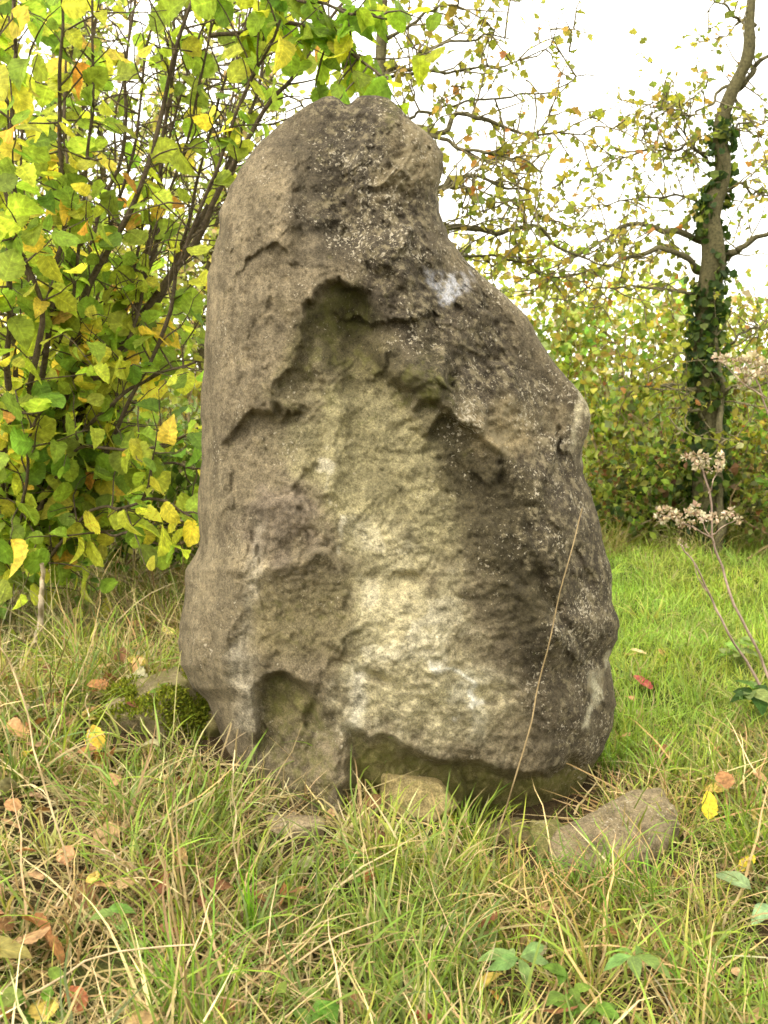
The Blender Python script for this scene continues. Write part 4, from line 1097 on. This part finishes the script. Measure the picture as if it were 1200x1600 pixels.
# ------------------------------------------------------------------ single stalks, tufts, weeds and leaves
def stalk(name, label, pts, Y0, Y1, r0, r1, col, mat, seed, cat='dry stalk', group='single dry stalks'):
    P, Rr = limb(pts, Y0, Y1, 26, r0, r1, .006, seed)
    b = P[0].copy()
    a = Acc(); add_tube(a, P - b, Rr, 6, col)
    o = link(name, a.mesh(name, mat)); o.location = [float(v) for v in b]
    return tag(o, label, cat, group)
g0 = gpt(770, 1345)
stalk('dry_stalk', 'long straw stalk leaning up against the dark right side of the stone', [(766, 1345), (790, 1260), (825, 1150), (855, 1010), (880, 910), (908, 795)], float(g0[1]), 2.93, .0028, .0016, (.28, .21, .105), M_STRAW, 41)
for i, (lab, pts, c) in enumerate([
    ('long pale straw rising from the lower left and bent at the top', [(130, 1430), (100, 1330), (70, 1240), (45, 1130), (15, 1030), (-10, 1000)], (.55, .43, .24)),
    ('pale straw stalk slanting to the right beside the mossy rock', [(35, 1240), (80, 1150), (130, 1040)], (.50, .40, .22)),
    ('short upright straw stalk left of the mossy rock', [(140, 1195), (138, 1140), (136, 1085)], (.56, .45, .27)),
    ('thin straw stalk lying across the bottom left corner', [(-20, 1590), (80, 1530), (165, 1490), (300, 1475)], (.44, .34, .2)),
    ('pale straw slanting down to the right in the left foreground', [(240, 1420), (200, 1360), (165, 1325)], (.52, .42, .24)),
    ('cut straw lying before the small square rock', [(480, 1535), (530, 1520), (586, 1502)], (.58, .45, .22)),
    ('upright straw in front of the left pillar of the stone', [(375, 1450), (370, 1330), (362, 1200), (366, 1170)], (.48, .40, .22))]):
    gg = gpt(*pts[0])
    stalk('dry_stalk', lab, pts, float(gg[1]), float(gg[1]) - .02, .0026, .0016, c, M_STRAW, 50 + i)
stalk('broken_stem', 'broken pale dead stem standing at the edge of the big bush', [(58, 1010), (62, 960), (68, 915), (66, 880)], 4.1, 4.1, .014, .009, (.36, .30, .2), M_STRAW, 61, 'dead stem', 'broken stems')

def tuft(label, px, py, n, L, spread, seed, cols=None, ws=None, W=(.004, .007), curve=(1.0, .4), name='grass_tuft', lean=(.25, .2)):
    b = gpt(px, py); st = rng.bit_generator.state
    a = Acc(); xy = b[:2] + rng.normal(size=(n, 2)) * spread
    c = palette(n, cols or [(.10, .22, .015), (.17, .33, .02), (.26, .38, .03)], ws or [2, 3, 1], .15)
    blades(a, xy, gh(xy[:, 0], xy[:, 1]) - .005, rng.uniform(*L, n), rng.uniform(*W, n), rng.normal(*lean, n), rng.normal(*curve, n), rng.uniform(0, 2 * math.pi, n), c * .7 + np.array([.07, .06, .02]), c, 6)
    o = thing(name, b, label, 'grass tuft', 'green grass tufts')
    a.build('blades', M_GRASS, o)['kind'] = 'stuff'
tuft('tall green grass tuft rising before the middle foot of the stone', 570, 1225, 46, (.18, .42), .035, 1)
tuft('bright green grass tuft at the right foot of the stone', 945, 1200, 60, (.10, .24), .04, 2)
tuft('arching green sedge tuft at the bottom left of centre', 290, 1610, 60, (.18, .40), .04, 3)
tuft('arching pale green sedge tuft before the tilted slab', 985, 1420, 70, (.15, .34), .05, 4, curve=(1.4, .4))
tuft('green grass tuft at the right edge beside the yellow leaf', 1165, 1345, 40, (.14, .30), .04, 5)
tuft('stiff bright green grass blades standing in the left foreground', 392, 1470, 14, (.12, .24), .01, 6, [(.18, .42, .02)], [1], (.007, .010), (.15, .15), lean=(.08, .06))
tuft('green grass tuft beside the small square rock', 720, 1300, 40, (.08, .18), .04, 7)
tuft('green grass tuft in front of the tilted slab at its left end', 905, 1400, 40, (.08, .20), .04, 8)
tuft('lush green grass tuft in the bottom right corner', 1120, 1590, 60, (.12, .28), .07, 9)
tuft('loose straw coloured grass tuft in the centre foreground', 690, 1490, 90, (.15, .34), .09, 10, STRAW[:3], [3, 2, 2], (.002, .004), (1.2, .5), lean=(.7, .3))
tuft('drooping brown grass tuft at the right foreground', 1080, 1440, 90, (.15, .34), .09, 11, STRAW[:4], [3, 3, 1, 2], (.002, .004), (1.3, .5), lean=(.6, .3))
tuft('yellowing grass tuft at the left edge under the big bush', 80, 950, 40, (.2, .5), .08, 12, None, None, (.004, .007), (1.1, .4))

def weed(label, px, py, n, L, tm, key, cols, lift, seed, palm=False, cat='weed', name='broadleaf_weed'):
    lift += .035
    b = gpt(px, py, lift)
    g_ = np.array([b[0], b[1], float(gh(b[0], b[1]))])
    root = thing(name, g_, label, cat, 'small broad leaved weeds')
    an = np.arange(n) / n * 2 * math.pi + rng.random() + .25 * rng.normal(size=n)
    el = rng.uniform(-.1, .35, n) if palm else rng.uniform(.0, .7, n)
    D = np.stack([np.cos(an) * np.cos(el), np.sin(an) * np.cos(el), np.sin(el)], 1)
    if palm: B = np.repeat(b[None], n, 0) + D * .004
    else: B = b + np.c_[rng.normal(size=(n, 2)) * .03, rng.uniform(-lift * .5, lift * .3, n)]
    Nn = np.array([0, -.35, 1.]) + .2 * rng.normal(size=(n, 3))
    leaf_objects('leaf', key, tm, B, D, Nn, rng.uniform(.75, 1.15, n) * L, palette(n, cols, [1] * len(cols), .1), M_LEAF, root)
    st = []
    for k in range(1 if palm else n):
        e = b if palm else B[k]
        t_ = np.linspace(0, 1, 5)[:, None]; st.append(g_ + (e - g_) * t_ + np.array([.01, 0, 0]) * np.sin(t_ * 3))
    a = Acc(); v, t, u = tubes(np.array(st), np.full((len(st), 5), .0016), 5); a.add(v, t, (.2, .26, .06), u); a.build('stalk', M_GRASS, root)
GW = [(.13, .26, .04), (.19, .33, .06), (.25, .36, .08)]
weed('pale green five leaved cinquefoil in the right foreground', 810, 1497, 6, .075, LANCE, 'lance', [(.22, .36, .12), (.28, .40, .16)], .09, 1, True)
weed('second cinquefoil with narrow pale leaves nearer the right edge', 990, 1495, 5, .075, LANCE, 'lance', [(.22, .36, .10), (.26, .38, .13)], .09, 2, True)
weed('low broad leaved plant at the bottom centre', 490, 1565, 9, .06, DOCK, 'dock', GW, .05, 3)
weed('low green plant left of the bottom centre', 560, 1345, 4, .035, DOCK, 'dock', GW, .05, 4)
weed('single broad green leaf plant in the left foreground', 195, 1440, 4, .055, DOCK, 'dock', [(.26, .38, .12), (.2, .34, .08)], .08, 5)
weed('pale broad leaf plant cut by the left edge', 8, 1490, 3, .11, DOCK, 'dock', [(.38, .38, .14), (.34, .36, .12)], .07, 6)
weed('green leafy plant in the meadow at the right edge', 1150, 1010, 11, .09, DOCK, 'dock', [(.2, .34, .06), (.3, .42, .12), (.38, .46, .2)], .07, 7)
weed('dark green leafy plant at the right edge below the dead stalks', 1185, 1090, 12, .10, DOCK, 'dock', [(.06, .13, .03), (.12, .22, .04), (.25, .36, .12)], .08, 8)
weed('green leafy plant in the bottom right foreground', 900, 1560, 12, .05, DOCK, 'dock', GW, .05, 9)
weed('pale green leaf plant at the right edge beyond the sedge', 1190, 1390, 4, .08, DOCK, 'dock', [(.36, .46, .24)], .05, 10)
weed('small yellow green plant in the bottom left corner', 60, 1565, 8, .05, DOCK, 'dock', GW, .05, 11)
weed('nettle like green plant among the straw at the left', 130, 900, 12, .08, DOCK, 'dock', GW, .2, 12)
weed('low green plant by the left flank of the stone', 268, 1075, 8, .05, DOCK, 'dock', GW, .06, 13)

YEL = (.72, .58, .05); ORA = (.55, .28, .06); TAN = (.52, .33, .17); BRN = (.30, .13, .05); RED = (.40, .09, .07)
def fallen(label, px, py, L, col, tilt, yaw, lift=.04):
    b = gpt(px, py, lift)
    V_, T_, U_ = HAZEL[(0, 1, 4)[rng.integers(3)]]
    V_ = V_ * np.array([.74, 1, 1])
    a = Acc(); a.add((V_ - np.array([0, .5, 0])) * L, T_, np.array(col) * (1 + .12 * rng.normal(size=(len(V_), 1))), U_)
    o = link('fallen_leaf', a.mesh('fallen_leaf', M_DRYLEAF)); o.location = [float(v) for v in b]
    o.rotation_euler = (R(tilt), R(rng.normal() * 12), R(yaw))
    tag(o, label, 'leaf', 'fallen leaves on the grass')
fallen('bright yellow curled leaf standing in the grass right of the tilted slab', 1108, 1258, .085, YEL, 70, 10, .06)
fallen('yellow leaf lying flat below the curled yellow leaf at the right', 1168, 1348, .07, YEL, 30, -50)
fallen('small orange yellow leaf near the bottom right corner', 1140, 1527, .04, (.66, .42, .08), 40, 80)
fallen('red leaf lying in the meadow right of the stone', 1005, 1066, .10, RED, 35, 60, .05)
fallen('pinkish orange leaf in the meadow just right of the stone', 985, 1090, .06, (.6, .3, .16), 20, 20, .05)
fallen('pale tan leaf lying in the meadow close to the stone', 998, 1018, .08, (.62, .48, .24), 20, 80, .06)
fallen('yellow orange leaf standing by the mossy rock', 148, 1155, .09, (.66, .44, .05), 65, 20, .05)
fallen('pale green yellow leaf lying before the mossy rock', 178, 1175, .09, (.46, .44, .2), 30, -70, .05)
fallen('pinkish brown leaf beside the pale leaf before the mossy rock', 138, 1172, .05, (.42, .22, .15), 50, 10, .05)
fallen('tan leaf at the left edge in the leaf litter', 12, 1285, .075, TAN, 20, 70, .03)
fallen('red brown leaf just below the tan leaf at the left edge', 38, 1328, .05, (.42, .18, .08), 20, -80, .03)
fallen('pinkish tan leaf at the left near the long pale straw', 50, 1243, .06, (.52, .34, .2), 20, 90, .03)
fallen('tan leaf a little right of the red brown leaf at the left', 55, 1368, .05, TAN, 15, 60, .03)
fallen('rust brown leaf in the bottom left foreground', 118, 1560, .065, (.40, .14, .06), 40, 30, .03)
fallen('dark red leaf cut by the bottom edge right of centre', 662, 1594, .06, (.25, .04, .03), 30, 60, .03)
fallen('brown leaf standing in the grass before the square rock', 576, 1372, .05, (.34, .14, .05), 75, 20, .03)
fallen('orange leaf in the grass at the bottom right of centre', 775, 1558, .045, ORA, 40, 70, .03)
fallen('orange leaf at the left below the big bush', 100, 998, .08, ORA, 25, 80, .06)
fallen('yellow leaf on the grass close to the left flank of the stone', 262, 985, .08, (.7, .58, .18), 25, 50, .08)
fallen('orange brown leaf in the grass below the yellow leaf near the left flank', 155, 1070, .08, (.5, .24, .1), 25, 110, .05)
